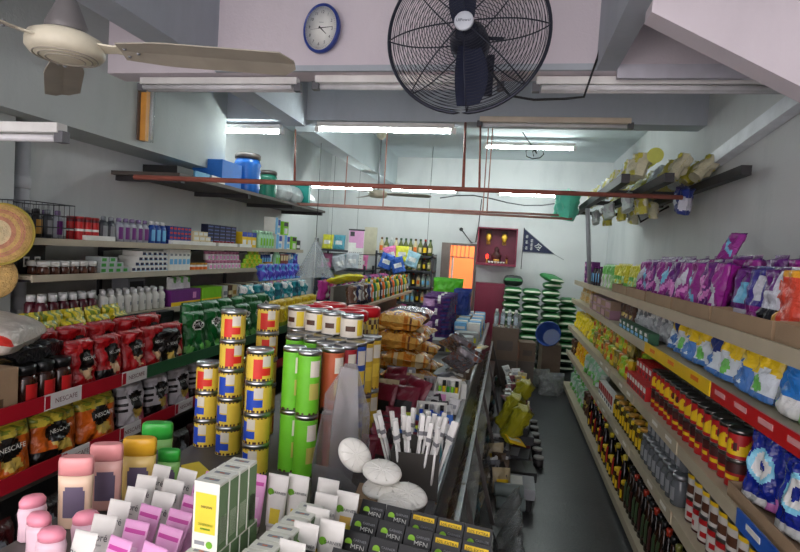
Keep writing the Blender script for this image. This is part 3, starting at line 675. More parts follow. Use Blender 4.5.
# fourth tier
CWH, CGN = pap('can_white', (196, 190, 184)), pap('can_forest', (60, 80, 50))
canD = can_kind('food_can', 'white and red can', .045, .118, CWH, lambda a, v: CR if v > .72 or (.25 < v < .5 and a % 1.6 < .7) else (CK if v < .1 else None), LIDT)
canE = can_kind('food_can', 'white can with brown picture', .045, .118, CWH, lambda a, v: BRN if .15 < v < .55 and (a % 2) < 1.2 else (CY if v > .8 else None), LIDT)
cans([canD, canE, canD], .92, rs(3), 1.5, 2.75, 2, 'fourth right shelf, front row', 'cans in the front row of the fourth right shelf', .094)
cans([canE, canD], 1.02, rs(3), 1.5, 2.75, 2, 'fourth right shelf, second row', 'cans in the second row of the fourth right shelf', .094)
jar = bottle_kind('glass_jar', 'grey jar with steel lid', [(.038, 0), (.042, .006), (.042, .1), (.034, .12), (.034, .128)], [(.037, .126), (.037, .15), (.03, .152)], pls('smoke', (96, 100, 104), .15), STEEL, label=GREY, cat='jar')
jar2 = bottle_kind('glass_jar', 'brown jar with yellow lid', [(.034, 0), (.038, .006), (.038, .09), (.03, .106), (.03, .112)], [(.033, .11), (.033, .13), (.028, .132)], pls('amber_glass', (70, 46, 24), .15), YEL, label=CY, cat='jar')
jar3 = bottle_kind('glass_jar', 'olive jar with yellow label', [(.034, 0), (.038, .006), (.038, .12), (.03, .136), (.03, .142)], [(.033, .14), (.033, .16), (.028, .162)], pls('olive_glass', (82, 76, 40), .15), GOLD, label=CY, cat='jar')
for j, x in enumerate((.90, .985)):
    w_ = ', front row' if j == 0 else ', second row'
    along(jar, RIGHTWALL, x, rs(3), 2.8, 3.5, ON[3]+w_, 'grey jars on the fourth right shelf', n=8)
    along([jar3, jar2], RIGHTWALL, x, rs(3), 3.5, 4.4, ON[3]+w_, 'yellow jars on the fourth right shelf', n=11)
along(jar, RIGHTWALL, .93, rs(3)+.153, 2.85, 3.5, ON[3]+', upper row', 'upper grey jars on the fourth right shelf', n=7)
rw = carton_kind('drink_carton', 'red and white carton', .08, .06, .12, WHITE, prints=[(0, .4, 1, 1, CR), (.2, .1, .8, .3, NAVY)])
along(rw, RIGHTWALL, .9, rs(3), 4.45, 5.1, ON[3], 'red and white cartons on the fourth right shelf', n=7)
FCL = foil('clear_green', (150, 196, 160)); FCW = foil('clear_white', (190, 200, 196))
cg = [pouch_kind('vegetable_packet', 'clear packet with greens', .18, .18, .09, FCL, (lambda k: lambda u, v: FCW if sin(u*5+k)*cos(v*7) > .1 else (FLG if v < .3 else None))(k), seed=110+k) for k in range(2)]
along(cg, RIGHTWALL, .92, rs(3), 5.2, 6.1, ON[3], 'clear green packets on the fourth right shelf', n=5, tilt=-.2, yaw=.4, jit=.02, s=1.1)
FOY = foil('orange_yellow', (232, 164, 20))
oy = [pouch_kind('snack_packet', 'orange yellow packet', .16, .2, .08, FOY, (lambda k: lambda u, v: FYB if sin(u*6+k)+cos(v*9) > .6 else None)(k), seed=114+k) for k in range(2)]
for j in range(2): along(oy, RIGHTWALL, .925+.13*j, rs(3), 6.15, 7.0, ON[3]+(', front row', ', back row')[j], 'orange packets on the fourth right shelf', n=5, tilt=-.15, yaw=.4, s=1.05+.3*j)
along(bp, RIGHTWALL, .92, rs(3), 7.0, 7.4, ON[3], 'brown packets on the fourth right shelf', n=2, yaw=.2, s=1.1)
# lowest tier
GLS = [pls('glass_'+n, c, .12) for n, c in (('black', (22, 18, 18)), ('brown', (46, 28, 18)), ('green', (36, 52, 26)))]
caps = [pls('cap_'+n, c) for n, c in (('red', (170, 50, 30)), ('yellow', (214, 190, 60)), ('black', (24, 24, 24)), ('olive', (120, 120, 60)))]
bots = [bottle_kind('sauce_bottle', n, [(.03, 0), (.034, .006), (.034, .15), (.026, .18), (.013, .22), (.013, .25)], [(.015, .248), (.016, .28), (.012, .283)], GLS[g], caps[c], label=l) for n, g, c, l in (
    ('dark sauce bottle with red cap', 0, 0, CK), ('dark bottle with black cap', 1, 2, CGN), ('green bottle with olive cap', 2, 3, CGN), ('dark sauce bottle with yellow cap', 0, 1, CR))]
for j, x in enumerate((.875, .95, 1.025)):
    w_ = (', front row', ', second row', ', third row')[j]
    along(bots[2], RIGHTWALL, x, rs(4), 2.0, 2.75, ON[4]+w_, 'green bottles on the lowest right shelf', n=10)
    along([bots[1], bots[0], bots[1]], RIGHTWALL, x, rs(4), 2.75, 3.75, ON[4]+w_, 'dark bottles on the lowest right shelf', n=13)
    if j < 2: along([jar2, bots[3], jar2], RIGHTWALL, x, rs(4), 3.78, 4.75, ON[4]+w_, 'yellow lidded jars on the lowest right shelf', n=12)
along([bots[0], bots[3], jar2], RIGHTWALL, .9, rs(4), 4.78, 5.6, ON[4], 'bottles at the middle of the lowest right shelf', n=10)
along(bp, RIGHTWALL, .93, rs(4), 5.62, 6.1, ON[4], 'brown packets on the lowest right shelf', n=3, yaw=.3, tilt=-.1, s=1.3)
for j in range(2): along(cg, RIGHTWALL, .92+.03*j, rs(4)+.185*j, 6.1, 7.3, ON[4]+(', lower layer', ', upper layer')[j], 'clear green packets on the lowest right shelf', n=6, yaw=.4, tilt=-.2)
# overhead rack on the right with its packets
RK = mat('rack_iron', (60, 58, 60), .55, .4, .15, 8)
zr = 2.285
b0 = MB(); parts = []
for y0 in (5.0, 5.9):
    t = MB(); t.box((.82, y0, zr-.02), (1.49, y0+.06, zr+.02), RK); parts.append(('cross_bar', t))
e1, e2 = at_z(562, 216, 2.2), at_z(672, 178, 2.30)
f1 = MB(); f1.box((.76, 4.2, zr-.03), (.82, 7.2, zr+.035), RK); f2 = MB(); f2.box((1.03, 4.1, zr-.03), (1.09, 7.2, zr+.035), RK); parts += [('front_rail', f1), ('middle_rail', f2)]
f3 = MB(); f3.box((1.36, 3.7, zr-.03), (1.42, 7.2, zr+.03), RK); parts.append(('wall_rail', f3))
t = MB(); t.box((.82, 7.14, zr-.02), (1.49, 7.2, zr+.02), RK); parts.append(('cross_bar', t))
po = MB(); po.tube([(.93, 6.56, 1.432), (.80, 6.2, zr-.03)], .024, pap('post_grey', (168, 172, 178)), 12); parts.append(('post', po))
br = MB(); br.tube([(1.15, 5.6, zr-.03), (1.22, 5.6, zr-.2), (1.46, 5.6, zr-.04)], .012, RK, 6); parts.append(('bracket', br))
group_thing('overhead_rack', 'dark iron overhead rack with a grey post on the right wall', 'rack', parts)
FCR = foil('crackle_cream', (206, 200, 170)); FYK = foil('rack_yellow', (196, 186, 70))
ov = [pouch_kind('snack_packet', n, .24, .2, .1, c, (lambda m, k: lambda u, v: m if sin(u*6+k)+cos(v*8+k) > .5 else None)(m, i), seed=130+i) for i, (n, c, m) in enumerate([('cream snack packet', FCR, FYK), ('yellow snack packet', FYK, FCR), ('clear snack packet', FCW, FG2), ('dark blue snack packet', FN2, FS)])]
for j, x in enumerate((.90, 1.17, 1.33)):
    along([ov[0], ov[1], ov[2], ov[1]], (RIGHTWALL, RIGHTWALL, RIGHTWALL)[j], x, zr+.03, 4.35+.0*j, 7.0, 'overhead right rack'+(', front row', ', middle row', ', wall row')[j], 'snack packets on the overhead right rack', n=10, yaw=.35, tilt=-.35-.2*j)
yc = can_kind('snack_tub', 'yellow green tub', .055, .07, pap('tub_lime', (176, 180, 50)), lambda a, v: FCR if v > .7 else None, pls('tub_lid', (200, 196, 90)))
for i in range(4): put(yc, (1.0, 4.3+.17*i, zr+.19), Euler((0, pi/2.3, 1.3)), 'yellow green tub lying on the overhead right rack, %s from the near end' % ordn(i), 'yellow green tubs on the overhead right rack')
for i in range(8): put((ov[2], ov[1], ov[0])[i % 3], (.92+.16*(i % 3), 4.7+.27*i, zr-.185), Euler((.1, .2*(i % 3-1), RIGHTWALL+.3*(i % 2))), '%s hung under the overhead right rack, %s from near end' % ((ov[2], ov[1], ov[0])[i % 3].look, ordn(i)), 'packets hung under the overhead rack', .72)
put(ov[3], (1.25, 4.45, zr-.2), Euler((0, .3, RIGHTWALL)), 'dark blue packet hanging below the overhead right rack')
gb_ = pouch('' and 0 or .34, .3, .2, foil('sea_green', (90, 200, 170)), None, 140)
for i in range(2): put(Kind('plastic_bag', 'bag', 'x', gb_), (.60, 6.3+.42*i, zr-.12), Euler((0, .2, RIGHTWALL+.5*i)), 'sea green plastic bag at the far end of the overhead right rack, '+('nearer' if i == 0 else 'farther'))
# ================================================================== left wall shelving
SHW = mat('left_shelf_edge', (176, 166, 146), .5, 0, .1, 5)
LSX = -2.6
parts = []
b = MB(); b.box((XL+.002, 2.74, .5), (XL+.02, 6.62, 1.62), mat('peg_back', (150, 148, 142), .6)); parts.append(('back_panel', b))
LZ = [1.60, 1.39, 1.10]
for z in LZ:
    s = MB(); s.box((-2.945, 2.56, z-.022), (LSX, 6.6, z), SHW); s.box((LSX, 2.56, z-.034), (LSX+.01, 6.6, z+.006), SHW); parts.append(('shelf_board', s))
for y in (2.76, 3.62, 4.5, 5.5, 6.55):
    u = MB(); u.box((XL+.02, y, .5), (XL+.045, y+.03, 1.6), DSTEEL); parts.append(('upright', u))
    for z in LZ: k = MB(); k.prism([(XL+.045, y, z-.022), (LSX-.05, y, z-.022), (LSX-.05, y, z-.035), (XL+.045, y, z-.08)], (0, .012, 0), DSTEEL); parts.append(('bracket', k))
group_thing('shop_shelving', 'three long beige shelves with brackets on the left wall', 'shelving', parts)
TOPL, MIDL, LOWL = 'top left shelf', 'middle left shelf', 'lower left shelf'
z1, z2, z3 = (z+.001 for z in LZ)
b = MB(); WI = DSTEEL; X0, X1, Y0, Y1, H_ = -.16, .16, -.15, .15, .21
for z in (0.004, .07, .14, H_): b.tube([(X0, Y0, z), (X1, Y0, z), (X1, Y1, z), (X0, Y1, z)], .003, WI, 5, True)
for i in range(9):
    t = i/8
    for p, q in (((X0+(X1-X0)*t, Y0), 0), ((X0+(X1-X0)*t, Y1), 0), ((X0, Y0+(Y1-Y0)*t), 0), ((X1, Y0+(Y1-Y0)*t), 0)): b.tube([(p[0], p[1], .004), (p[0], p[1], H_)], .002, WI, 4)
for i in range(7): y = Y0+(Y1-Y0)*i/6; b.tube([(X0, y, .004), (X1, y, .004)], .002, WI, 4)
solid('wire_basket', b, 'black wire basket at the near end of the top left shelf', 'basket', (-2.8, 2.75, z1), LEFTWALL)
shb = [bottle_kind('shampoo_bottle', n, [(.026, 0), (.03, .006), (.031, .11), (.02, .14)], [(.017, .138), (.017, .165), (.012, .168)], pls(m, c), pls(m2, c2), label=l, sx=1.15, sy=.75, lz=(.15, .75)) for n, m, c, m2, c2, l in (
    ('dark grey bottle', 'charcoal', (54, 58, 66), 'grey_cap', (120, 124, 130), GREY), ('black bottle', 'jet', (26, 26, 30), 'black_cap2', (30, 30, 34), GOLD), ('silver bottle', 'silver_grey', (158, 162, 172), 'mauve_cap', (120, 100, 140), PUR),
    ('blue bottle', 'cobalt', (30, 70, 150), 'white_cap', (220, 220, 220), SKY), ('red bottle', 'crimson', (150, 30, 40), 'red_cap2', (120, 20, 30), WHITE))]
for r_ in range(2):
    for i in range(4): put(shb[(i+r_) % 2 if i < 3 else 2], (-2.73-.09*r_, 2.64+.075*i, z1+.007), LEFTWALL, '%s in the black wire basket, %s row, %s from near end' % (shb[(i+r_) % 2 if i < 3 else 2].look, ('front', 'back')[r_], ordn(i)), 'bottles in the wire basket')
redc = can_kind('spray_can', 'red aerosol can', .027, .15, RED, lambda a, v: WHITE if .4 < v < .55 else (MAR if v > .85 else None), pls('red_lid', (150, 30, 34)))
along(redc, LEFTWALL, -2.66, z1, 2.93, 3.12, TOPL, 'red cans on the top left shelf', n=3)
along(redc, LEFTWALL, -2.72, z1, 2.93, 3.12, TOPL+', second row', 'red cans behind on the top left shelf', n=3)
along(shb[0], LEFTWALL, -2.66, z1, 3.13, 3.27, TOPL, 'dark bottles on the top left shelf', n=2)
for r_ in range(2): along(shb[2], LEFTWALL, -2.66-.06*r_, z1, 3.28, 3.62, TOPL+(', front row', ', second row')[r_], 'silver bottles on the top left shelf', n=5)
along(shb[3], LEFTWALL, -2.66, z1, 3.63, 3.83, TOPL, 'blue bottles on the top left shelf', n=3)
FBL2 = foil('royal', (30, 50, 150))
bs = carton_kind('toothpaste_box', 'navy blue box', .045, .16, .036, pap('box_navy', (26, 46, 130)), prints=[(.1, .3, .9, .7, RED)], side=[(.05, .2, .5, .8, WHITE)])
for j in range(4): along(bs, LEFTWALL, -2.72, z1+.037*j, 3.86, 4.16, TOPL+', layer %s up' % ordn(j), 'navy boxes stacked on the top left shelf', n=6)
wbx = carton_kind('soap_box', 'cream soap box', .09, .06, .04, CREAM, prints=[(.1, .2, .9, .8, WHITE)])
for j in range(3): along(wbx, LEFTWALL, -2.66, z1+.041*j, 4.18, 4.5-.05*j, TOPL+', layer %s up' % ordn(j), 'cream soap boxes on the top left shelf', n=3)
for i, (ya, yb) in enumerate(((2.96, 3.22), (3.86, 4.2), (4.2, 4.5), (4.55, 4.9), (4.95, 5.2))):
    put(carton_kind('shallow_tray', 'white shallow display tray', yb-ya, .04, .035, WHITE), (-2.626, (ya+yb)/2, z1), LEFTWALL, 'white shallow tray at the edge of the top left shelf, %s from the near end' % ordn(i), 'white trays on the top left shelf edge')
nv = carton_kind('toiletry_box', 'navy striped box', .1, .07, .2, pap('deep_navy', (20, 26, 62)), prints=[(.08, .08+.16*i, .92, .12+.16*i, pap('navy_stripe', (90, 110, 170))) for i in range(6)])
along(nv, LEFTWALL, -2.74, z1, 4.52, 5.05, TOPL, 'navy striped boxes on the top left shelf', n=5)
rdj = can_kind('cream_jar', 'small red jar', .03, .05, RED, lambda a, v: WHITE if .3 < v < .6 and a % 2 < 1 else None, pls('red_lid', (150, 30, 34)), cat='jar')
along(rdj, LEFTWALL, -2.65, z1, 4.55, 4.88, TOPL, 'small red jars on the top left shelf', n=5)
yb_ = carton_kind('toiletry_box', 'yellow and blue box', .11, .07, .16, YEL, prints=[(0, .7, 1, 1, BLU), (.15, .2, .85, .5, WHITE)])
along(yb_, LEFTWALL, -2.7, z1, 5.1, 5.42, TOPL, 'yellow and blue boxes on the top left shelf', n=3)
pgb = bottle_kind('lotion_bottle', 'pale green bottle', [(.03, 0), (.033, .006), (.033, .13), (.018, .16)], [(.016, .158), (.016, .19), (.012, .193)], pls('pale_green', (170, 220, 180)), pls('pale_green_cap', (190, 230, 200)), label=MATS['print_lime'])
for r_ in range(2): along(pgb, LEFTWALL, -2.66-.07*r_, z1, 5.44, 5.8, TOPL+(', front row', ', second row')[r_], 'pale green bottles on the top left shelf', n=5)
lb = carton_kind('milk_carton_box', 'light blue and white box', .17, .12, .17, WHITE, prints=[(0, 0, .45, 1, SKY), (.5, .55, .95, .9, BLU), (.5, .1, .9, .4, SKY)])
lg = carton_kind('milk_carton_box', 'lime green box', .15, .12, .16, LIME, prints=[(.1, .65, .9, .95, BLACK), (.2, .1, .8, .5, WHITE)])
put(lb, (-2.7, 5.95, z1), LEFTWALL, 'light blue and white box on the top left shelf, lower of two'); put(lb, (-2.72, 5.92, z1+.171), LEFTWALL+.1, 'light blue and white box on the top left shelf, stacked on another', s=1.12)
put(lb, (-2.68, 6.14, z1), LEFTWALL, 'light blue and white box on the top left shelf beside the lime box'); put(lg, (-2.7, 6.13, z1+.171), LEFTWALL, 'lime green box on the top left shelf, on top of a blue box')
put(lg, (-2.66, 6.31, z1), LEFTWALL, 'lime green box standing directly on the top left shelf')
put(carton_kind('milk_carton_box', 'black and white box', .13, .1, .12, BLACK, prints=[(.1, .2, .9, .5, WHITE)]), (-2.66, 6.47, z1), LEFTWALL, 'black and white box at the far end of the top left shelf')
# middle
bkb = carton_kind('coffee_box', 'tall black box', .19, .09, .2, BLACK, prints=[(.2, .2, .42, .5, WHITE), (.25, .25, .37, .45, BLACK), (.6, .2, .82, .5, WHITE), (.65, .25, .77, .45, BLACK)])
along(bkb, LEFTWALL, -2.8, z2, 2.6, 2.83, MIDL, 'black boxes on the middle left shelf', n=1)
brj = bottle_kind('cream_jar', 'brown jar with white lid', [(.03, 0), (.033, .004), (.033, .045), (.03, .05)], [(.034, .049), (.034, .078), (.03, .08)], pls('brown_jar', (70, 40, 30), .2), pls('white_lid', (222, 222, 218)), label=BRN, cat='jar')
for r_ in range(2): along(brj, LEFTWALL, -2.655-.07*r_, z2, 2.66, 3.1, MIDL+(', front row', ', second row')[r_], 'brown jars on the middle left shelf', n=6)
grb = carton_kind('soap_box', 'pale grey box', .07, .12, .035, pap('pale_grey', (176, 184, 184)), prints=[(.1, .2, .7, .8, GRN)])
for j in range(3): along(grb, LEFTWALL, -2.69, z2+.036*j, 3.12, 3.4-.06*j, MIDL+', layer %s up' % ordn(j), 'pale grey boxes on the middle left shelf', n=4-j)
tp = carton_kind('toothpaste_box', 'white and navy toothpaste box', .05, .17, .037, WHITE, prints=[(0, .25, .7, .8, NAVY), (.75, .2, .95, .5, SKY)])
for j in range(4): along(tp, LEFTWALL, -2.71, z2+.038*j, 3.42+.035*j, 3.83, MIDL+', layer %s up' % ordn(j), 'toothpaste boxes stacked on the middle left shelf', n=8-j if j < 5 else 3)
wt = carton_kind('cream_box', 'tall white box', .055, .055, .17, WHITE, prints=[(.1, .3, .9, .55, SKY), (.2, .7, .8, .8, GREY)])
along(wt, LEFTWALL, -2.66, z2, 3.86, 4.15, MIDL, 'tall white boxes on the middle left shelf', n=5)
oj = can_kind('balm_tin', 'small orange tin', .03, .06, ORG, lambda a, v: WHITE if v > .6 else None, GOLD)
along(oj, LEFTWALL, -2.65, z2, 4.17, 4.42, MIDL, 'small orange tins on the middle left shelf', n=4)
wp = bottle_kind('cream_jar', 'white and pink jar', [(.028, 0), (.03, .004), (.03, .05), (.026, .056)], [(.03, .055), (.03, .08), (.026, .082)], pls('white_jar', (222, 216, 216)), pls('rose_lid', (190, 120, 150)), label=PNK, cat='jar')
for j in range(2): along(wp, LEFTWALL, -2.66-.02*j, z2+.083*j, 4.45, 5.05, MIDL+(', lower', ', upper')[j], 'white and pink jars on the middle left shelf', n=9)
lm = pouch('' or .1, .05, .05, foil('lime_soap', (150, 206, 50)), lambda u, v: FYG if abs(u) < .5 else None, 150)
for j in range(4): along(Kind('soap_bar', 'soap', 'lime green soap bar', lm, w=.1), LEFTWALL, -2.66, z2+.046*j, 5.08+.05*j, 5.6-.05*j, MIDL+', layer %s up' % ordn(j), 'lime soap bars stacked on the middle left shelf', n=5-j)
along(oj, LEFTWALL, -2.65, z2, 5.62, 5.78, MIDL+' past the lime soaps', 'orange tins past the lime soaps', n=3)
along(shb[3], LEFTWALL, -2.7, z2, 5.6, 5.85, MIDL, 'blue bottles on the middle left shelf', n=4)
along(pgb, LEFTWALL, -2.66, z2, 5.87, 6.0, MIDL, 'green bottles on the middle left shelf', n=2)
rc_ = carton_kind('toiletry_box', 'red brown box', .07, .06, .15, pap('brick', (140, 60, 50)), prints=[(.1, .5, .9, .9, CREAM)])
along(rc_, LEFTWALL, -2.67, z2, 6.02, 6.25, MIDL, 'red brown boxes on the middle left shelf', n=3)
FBV2 = foil('blue_violet', (76, 66, 190)); FSB = foil('soft_blue', (80, 150, 214))
fb_ = [pouch_kind('tissue_packet', n, .14, .17, .09, c, (lambda m: lambda u, v: m if sin(u*7)+cos(v*9) > .5 else None)(m), seed=160+i) for i, (n, c, m) in enumerate((('soft blue packet', FSB, FWH), ('blue violet packet', FBV2, FSB), ('pink packet', foil('candy', (220, 150, 190)), FWH)))]
for i, (k, y, zz, l) in enumerate(((0, 6.33, z2, 'blue packet at the far end of the middle left shelf'), (1, 6.48, z2, 'blue violet packet at the far end of the middle left shelf'))): put(fb_[k], (-2.67, y, zz), LEFTWALL, l)
# lower
bw = bottle_kind('mouthwash_bottle', 'burgundy bottle with white cap', [(.03, 0), (.034, .006), (.034, .11), (.022, .13)], [(.024, .128), (.024, .165), (.02, .168)], pls('burgundy', (76, 24, 36), .2), pls('white_cap', (220, 220, 220)), label=MAR)
for r_ in range(2): along(bw, LEFTWALL, -2.66-.075*r_, z3, 2.66, 3.12, LOWL+(', front row', ', second row')[r_], 'burgundy bottles on the lower left shelf', n=6)
ww = bottle_kind('lotion_bottle', 'white bottle', [(.028, 0), (.032, .006), (.032, .11), (.018, .135)], [(.016, .133), (.016, .165), (.012, .167)], pls('white_bottle', (214, 212, 204)), pls('white_cap', (220, 220, 220)), label=lambda u, v: GREY if .3 < u < .7 and .3 < v < .7 else None)
for r_ in range(2): along(ww, LEFTWALL, -2.66-.075*r_, z3, 3.15, 3.85, LOWL+(', front row', ', second row')[r_], 'white bottles on the lower left shelf', n=9)
along(ww, LEFTWALL, -2.68, z3+.169, 3.2, 3.5, LOWL+', on a bottle row', 'upper white bottles', n=0) if 0 else None
put(carton_kind('crate_box', 'grey box', .2, .14, .22, GREY, prints=[(.1, .6, .9, .9, DGREY)]), (-2.9, 3.75, z3), LEFTWALL, 'grey box behind the white bottles on the lower left shelf')
put(carton_kind('display_box', 'purple display box', .42, .16, .13, pap('violet_box', (110, 34, 120)), prints=[(0, 0, 1, .25, YEL), (.72, .4, .84, .8, PNK)]), (-2.70, 4.1, z3), LEFTWALL, 'purple display box with yellow base on the lower left shelf')
put(carton_kind('display_box', 'green display box', .33, .16, .13, LIME, prints=[(0, 0, 1, .25, YEL)]), (-2.70, 4.5, z3), LEFTWALL, 'lime green display box on the lower left shelf')
wsp = pouch_kind('sachet_packet', 'white and green sachet', .1, .1, .05, FWH, lambda u, v: FLG if v > .5 and u > 0 else None, seed=170)
along(wsp, LEFTWALL, -2.7, z3+.132, 3.95, 4.25, 'in the purple display box', 'sachets in the purple box', n=3, yaw=.3)
mx = [carton_kind('cream_box', n, .08, .07, .13, m, prints=[(.1, .3, .9, .6, m2)]) for n, m, m2 in (('white box', WHITE, GREY), ('brown box', BRN, CREAM), ('cream box', CREAM, GOLD))]
for r_ in range(2): along(mx, LEFTWALL, -2.66-.08*r_, z3, 4.7, 5.6, LOWL+(', front row', ', second row')[r_], 'mixed boxes on the lower left shelf', n=10)
along([mx[2], carton_kind('cream_box', 'pink box', .08, .07, .13, PNK)], LEFTWALL, -2.66, z3+.0, 5.62, 6.2, LOWL+' past the mixed boxes', 'far boxes on the lower left shelf', n=6)
# ------------------------------------------------------------------ left counter tiers
LUX, ZU, ZL = -1.85, .93, .65
parts = []
NRED, NWH, NGR = pls('rail_red', (168, 24, 40)), pls('rail_white', (214, 210, 208)), pls('rail_green', (46, 92, 60))
def lrail(z, spans):
    out = []
    for y0, y1, m, txt in spans:
        r_ = MB(); r_.box((LUX, y0, z-.03), (LUX+.007, y1, z+.035), m)
        if txt:
            r_.text('NESCAFE', .03, MAR, Matrix.Translation((LUX+.0078, (y0+y1)/2+.015, z)) @ Matrix.Rotation(pi/2, 4, 'Z') @ Matrix.Rotation(pi/2, 4, 'X'))
            r_.box((LUX+.007, y0+.005, z-.025), (LUX+.0078, y0+.03, z+.03), NRED)
        out.append(('price_rail', r_))
    return out
for z, spans in ((ZU, ((1.3, 1.72, NRED, 0), (1.72, 1.9, NRED, 0), (1.90, 2.1, NWH, 1), (2.1, 2.36, NRED, 0), (2.36, 2.55, NWH, 1), (2.55, 3.4, NGR, 0), (3.4, 6, NGR, 0))), (ZL, ((1.3, 1.68, NWH, 0), (1.68, 2.0, NRED, 0), (2.0, 2.16, NWH, 1), (2.16, 2.36, NRED, 0), (2.36, 2.52, NWH, 1), (2.52, 2.82, NRED, 0), (2.82, 3.0, NWH, 1), (3.0, 6, NRED, 0)))):
    s = MB(); s.box((-2.55, 1.2, z-.03), (LUX, 6.1, z), DSTEEL); parts.append(('shelf_board', s, lrail(z, spans)))
s = MB(); s.box((-2.55, 1.2, .16), (LUX, 6.1, .2), DSTEEL); parts.append(('shelf_board', s))
s = MB(); s.box((-2.56, 1.2, 0), (-2.55, 6.1, 1.0), SHK); parts.append(('back_panel', s))
for y in (1.2, 2.9, 4.5, 6.07):
    s = MB(); s.box((-2.548, y, 0), (LUX-.5, y+.03, ZU-.031), DSTEEL); parts.append(('side_panel', s))
group_thing('shop_shelving', 'dark low shelving with red price rails along the left aisle', 'shelving', parts)
zu, zl = ZU+.001, ZL+.001
COR, CBK = foil('coffee_red', (158, 16, 24)), foil('coffee_black', (18, 14, 14)); COG = foil('coffee_orange', (196, 92, 22)); COW = foil('coffee_white', (176, 172, 176)); CGL = foil('coffee_gold', (196, 176, 60))
def cof(base2, k):
    def f(u, v):
        q = (u+.05)**2+((v-.56)*2.2)**2
        if q < .26: return CBK
        if .12 < v < .34 and abs(u-.3+v) < .35: return FAM if base2 is not COR else foil('coffee_cream', (206, 170, 130))
        if v < .22 and u < .1: return CBK if k % 2 else None
        if base2 is COG and v > .74: return CGL if sin(u*13+k)+sin(v*40) > -.6 else foil('coffee_leaf', (120, 130, 40))
        if base2 is COW and (abs(u) > .72 and .3 < v < .8 and sin(v*40) > .2): return CBK
        if base2 is COW and v < .4 and u > .2: return foil('coffee_rose', (180, 90, 110))
        return None
    return f
def coffee(n, look, base, k, w, h): return pouch_kind('coffee_packet', look, w, h, .1, base, cof(base, k), seed=180+k, nu=26, nv=28, text=[('NESCAFE', .026*w/.22, WHITE, h*.58)])
redp = [coffee('r', 'red coffee packet with black badge', COR, k, .185, .215) for k in range(3)]
along(redp, LEFTWALL, -1.93, zu, 2.1, 2.98, 'upper left counter, front row', 'red coffee packets in the front row', n=5, tilt=-.12, yaw=.1)
along(redp[::-1], LEFTWALL, -2.06, zu+.02, 2.0, 2.95, 'upper left counter, second row', 'red coffee packets in the second row', n=5, tilt=-.1, yaw=.12, s=1.12)
blkp = coffee('b', 'black coffee packet', CBK, 4, .18, .2)
put(blkp, (-1.915, 3.0-.2, zu), LEFTWALL-.1, 'black coffee packet with silver lettering beside the red ones on the upper left counter')
sj = bottle_kind('coffee_jar', 'dark red coffee jar', [(.04, 0), (.045, .006), (.045, .11), (.036, .13)], [(.04, .128), (.042, .165), (.036, .168)], pls('coffee_glass', (50, 26, 20), .15), pls('jar_black_lid', (20, 20, 20)), label=RED, cat='jar')
for r_ in range(2): along(sj, LEFTWALL, -1.91-.1*r_, zu, 1.82, 2.09, 'upper left counter'+(', front row', ', second row')[r_], 'coffee jars on the upper left counter', n=3)
jb = [carton('' or .2, .07, .035, BLACK, name='x') for _ in (0,)][0]
bb = pouch('' or .2, .16, .07, foil('black_bag', (24, 24, 28)), None, 190)
for i, (y, z_) in enumerate(((1.9, .169), (2.04, .169), (1.97, .235))): rest(Kind('black_pouch', 'pouch', 'x', bb), (-1.9-.04*i, y, zu+z_), Euler((-1.45, 0, LEFTWALL+.2*i)), 'black pouch lying on the coffee jars, '+('nearer', 'farther', 'uppermost')[i], s=.9)
put(carton_kind('cardboard_box', 'brown carton', .32, .28, .175, CARD, prints=[(.3, .1, .8, .35, pap('carton_ink', (90, 70, 50)))], bev=.004), (-2.01, 1.64, zu), LEFTWALL, 'plain brown carton at the near end of the upper left counter')
ricebag = sack_mesh(.3, .46, .13, foil('bag_white', (200, 190, 180)), foil('bag_red', (190, 40, 30)), 7)
put(Kind('rice_bag', 'bag', 'x', ricebag), (-2.08, 1.86, zu+.225), Euler((.0, .18, .5)), 'white bag with red ends lying behind the brown carton')
put(carton_kind('cardboard_box', 'brown carton', .26, .12, .21, CARD), (-2.23, 1.93, zu), LEFTWALL, 'brown carton under the white bag with red ends')
ybk = [pouch_kind('noodle_packet', 'yellow packet', .17, .29, .08, foil('pack_yellow', (216, 196, 30)), (lambda k: lambda u, v: FAM if v < .55 and sin(u*5+k) > -.2 else (foil('pack_green', (120, 140, 40)) if v > .8 and sin(u*9+k) > .5 else None))(k), seed=192+k) for k in range(3)]
along(ybk, LEFTWALL, -2.36, zu, 2.1, 3.0, 'upper left counter, back row', 'yellow packets at the back of the upper left counter', n=6, yaw=.25, tilt=-.1)
along(ybk[::-1], LEFTWALL, -2.24, zu, 2.05, 2.95, 'upper left counter, third row', 'yellow packets in the third row', n=5, yaw=.3, tilt=-.1, s=.9)
bkx = carton_kind('coffee_box', 'black coffee box', .14, .07, .25, BLACK, prints=[(.15, .3, .85, .85, DGREY), (.2, .45, .8, .5, GREY), (.2, .6, .8, .65, GREY)])
along(bkx, LEFTWALL, -2.16, zu, 2.72, 3.2, 'upper left counter behind the coffee', 'black coffee boxes', n=3)
FMI, FMW = foil('malt_green', (14, 96, 40)), foil('malt_white', (220, 220, 214))
def milo(k):
    def f(u, v):
        q = (u/.75)**2+((v-.66)/.17)**2
        if q < .55: return CBK if q < .32 else FMW
        if v < .4 and sin(u*6+k)+sin(v*16) > .9: return FLG
        return None
    return f
mil = [pouch_kind('malt_packet', 'green malt drink packet', .2, .26, .09, FMI, milo(k), seed=200+k, nu=26, nv=28, text=[('MILO', .038, WHITE, .172)]) for k in range(2)]
along(mil, LEFTWALL, -1.93, zu, 3.02, 4.1, 'upper left counter, front row', 'green malt packets in the front row', n=5, tilt=-.1, yaw=.1)
along(mil, LEFTWALL, -2.06, zu, 3.2, 4.45, 'upper left counter, rear row', 'green malt packets in the back row', n=6, tilt=-.06, yaw=.12, s=1.14)
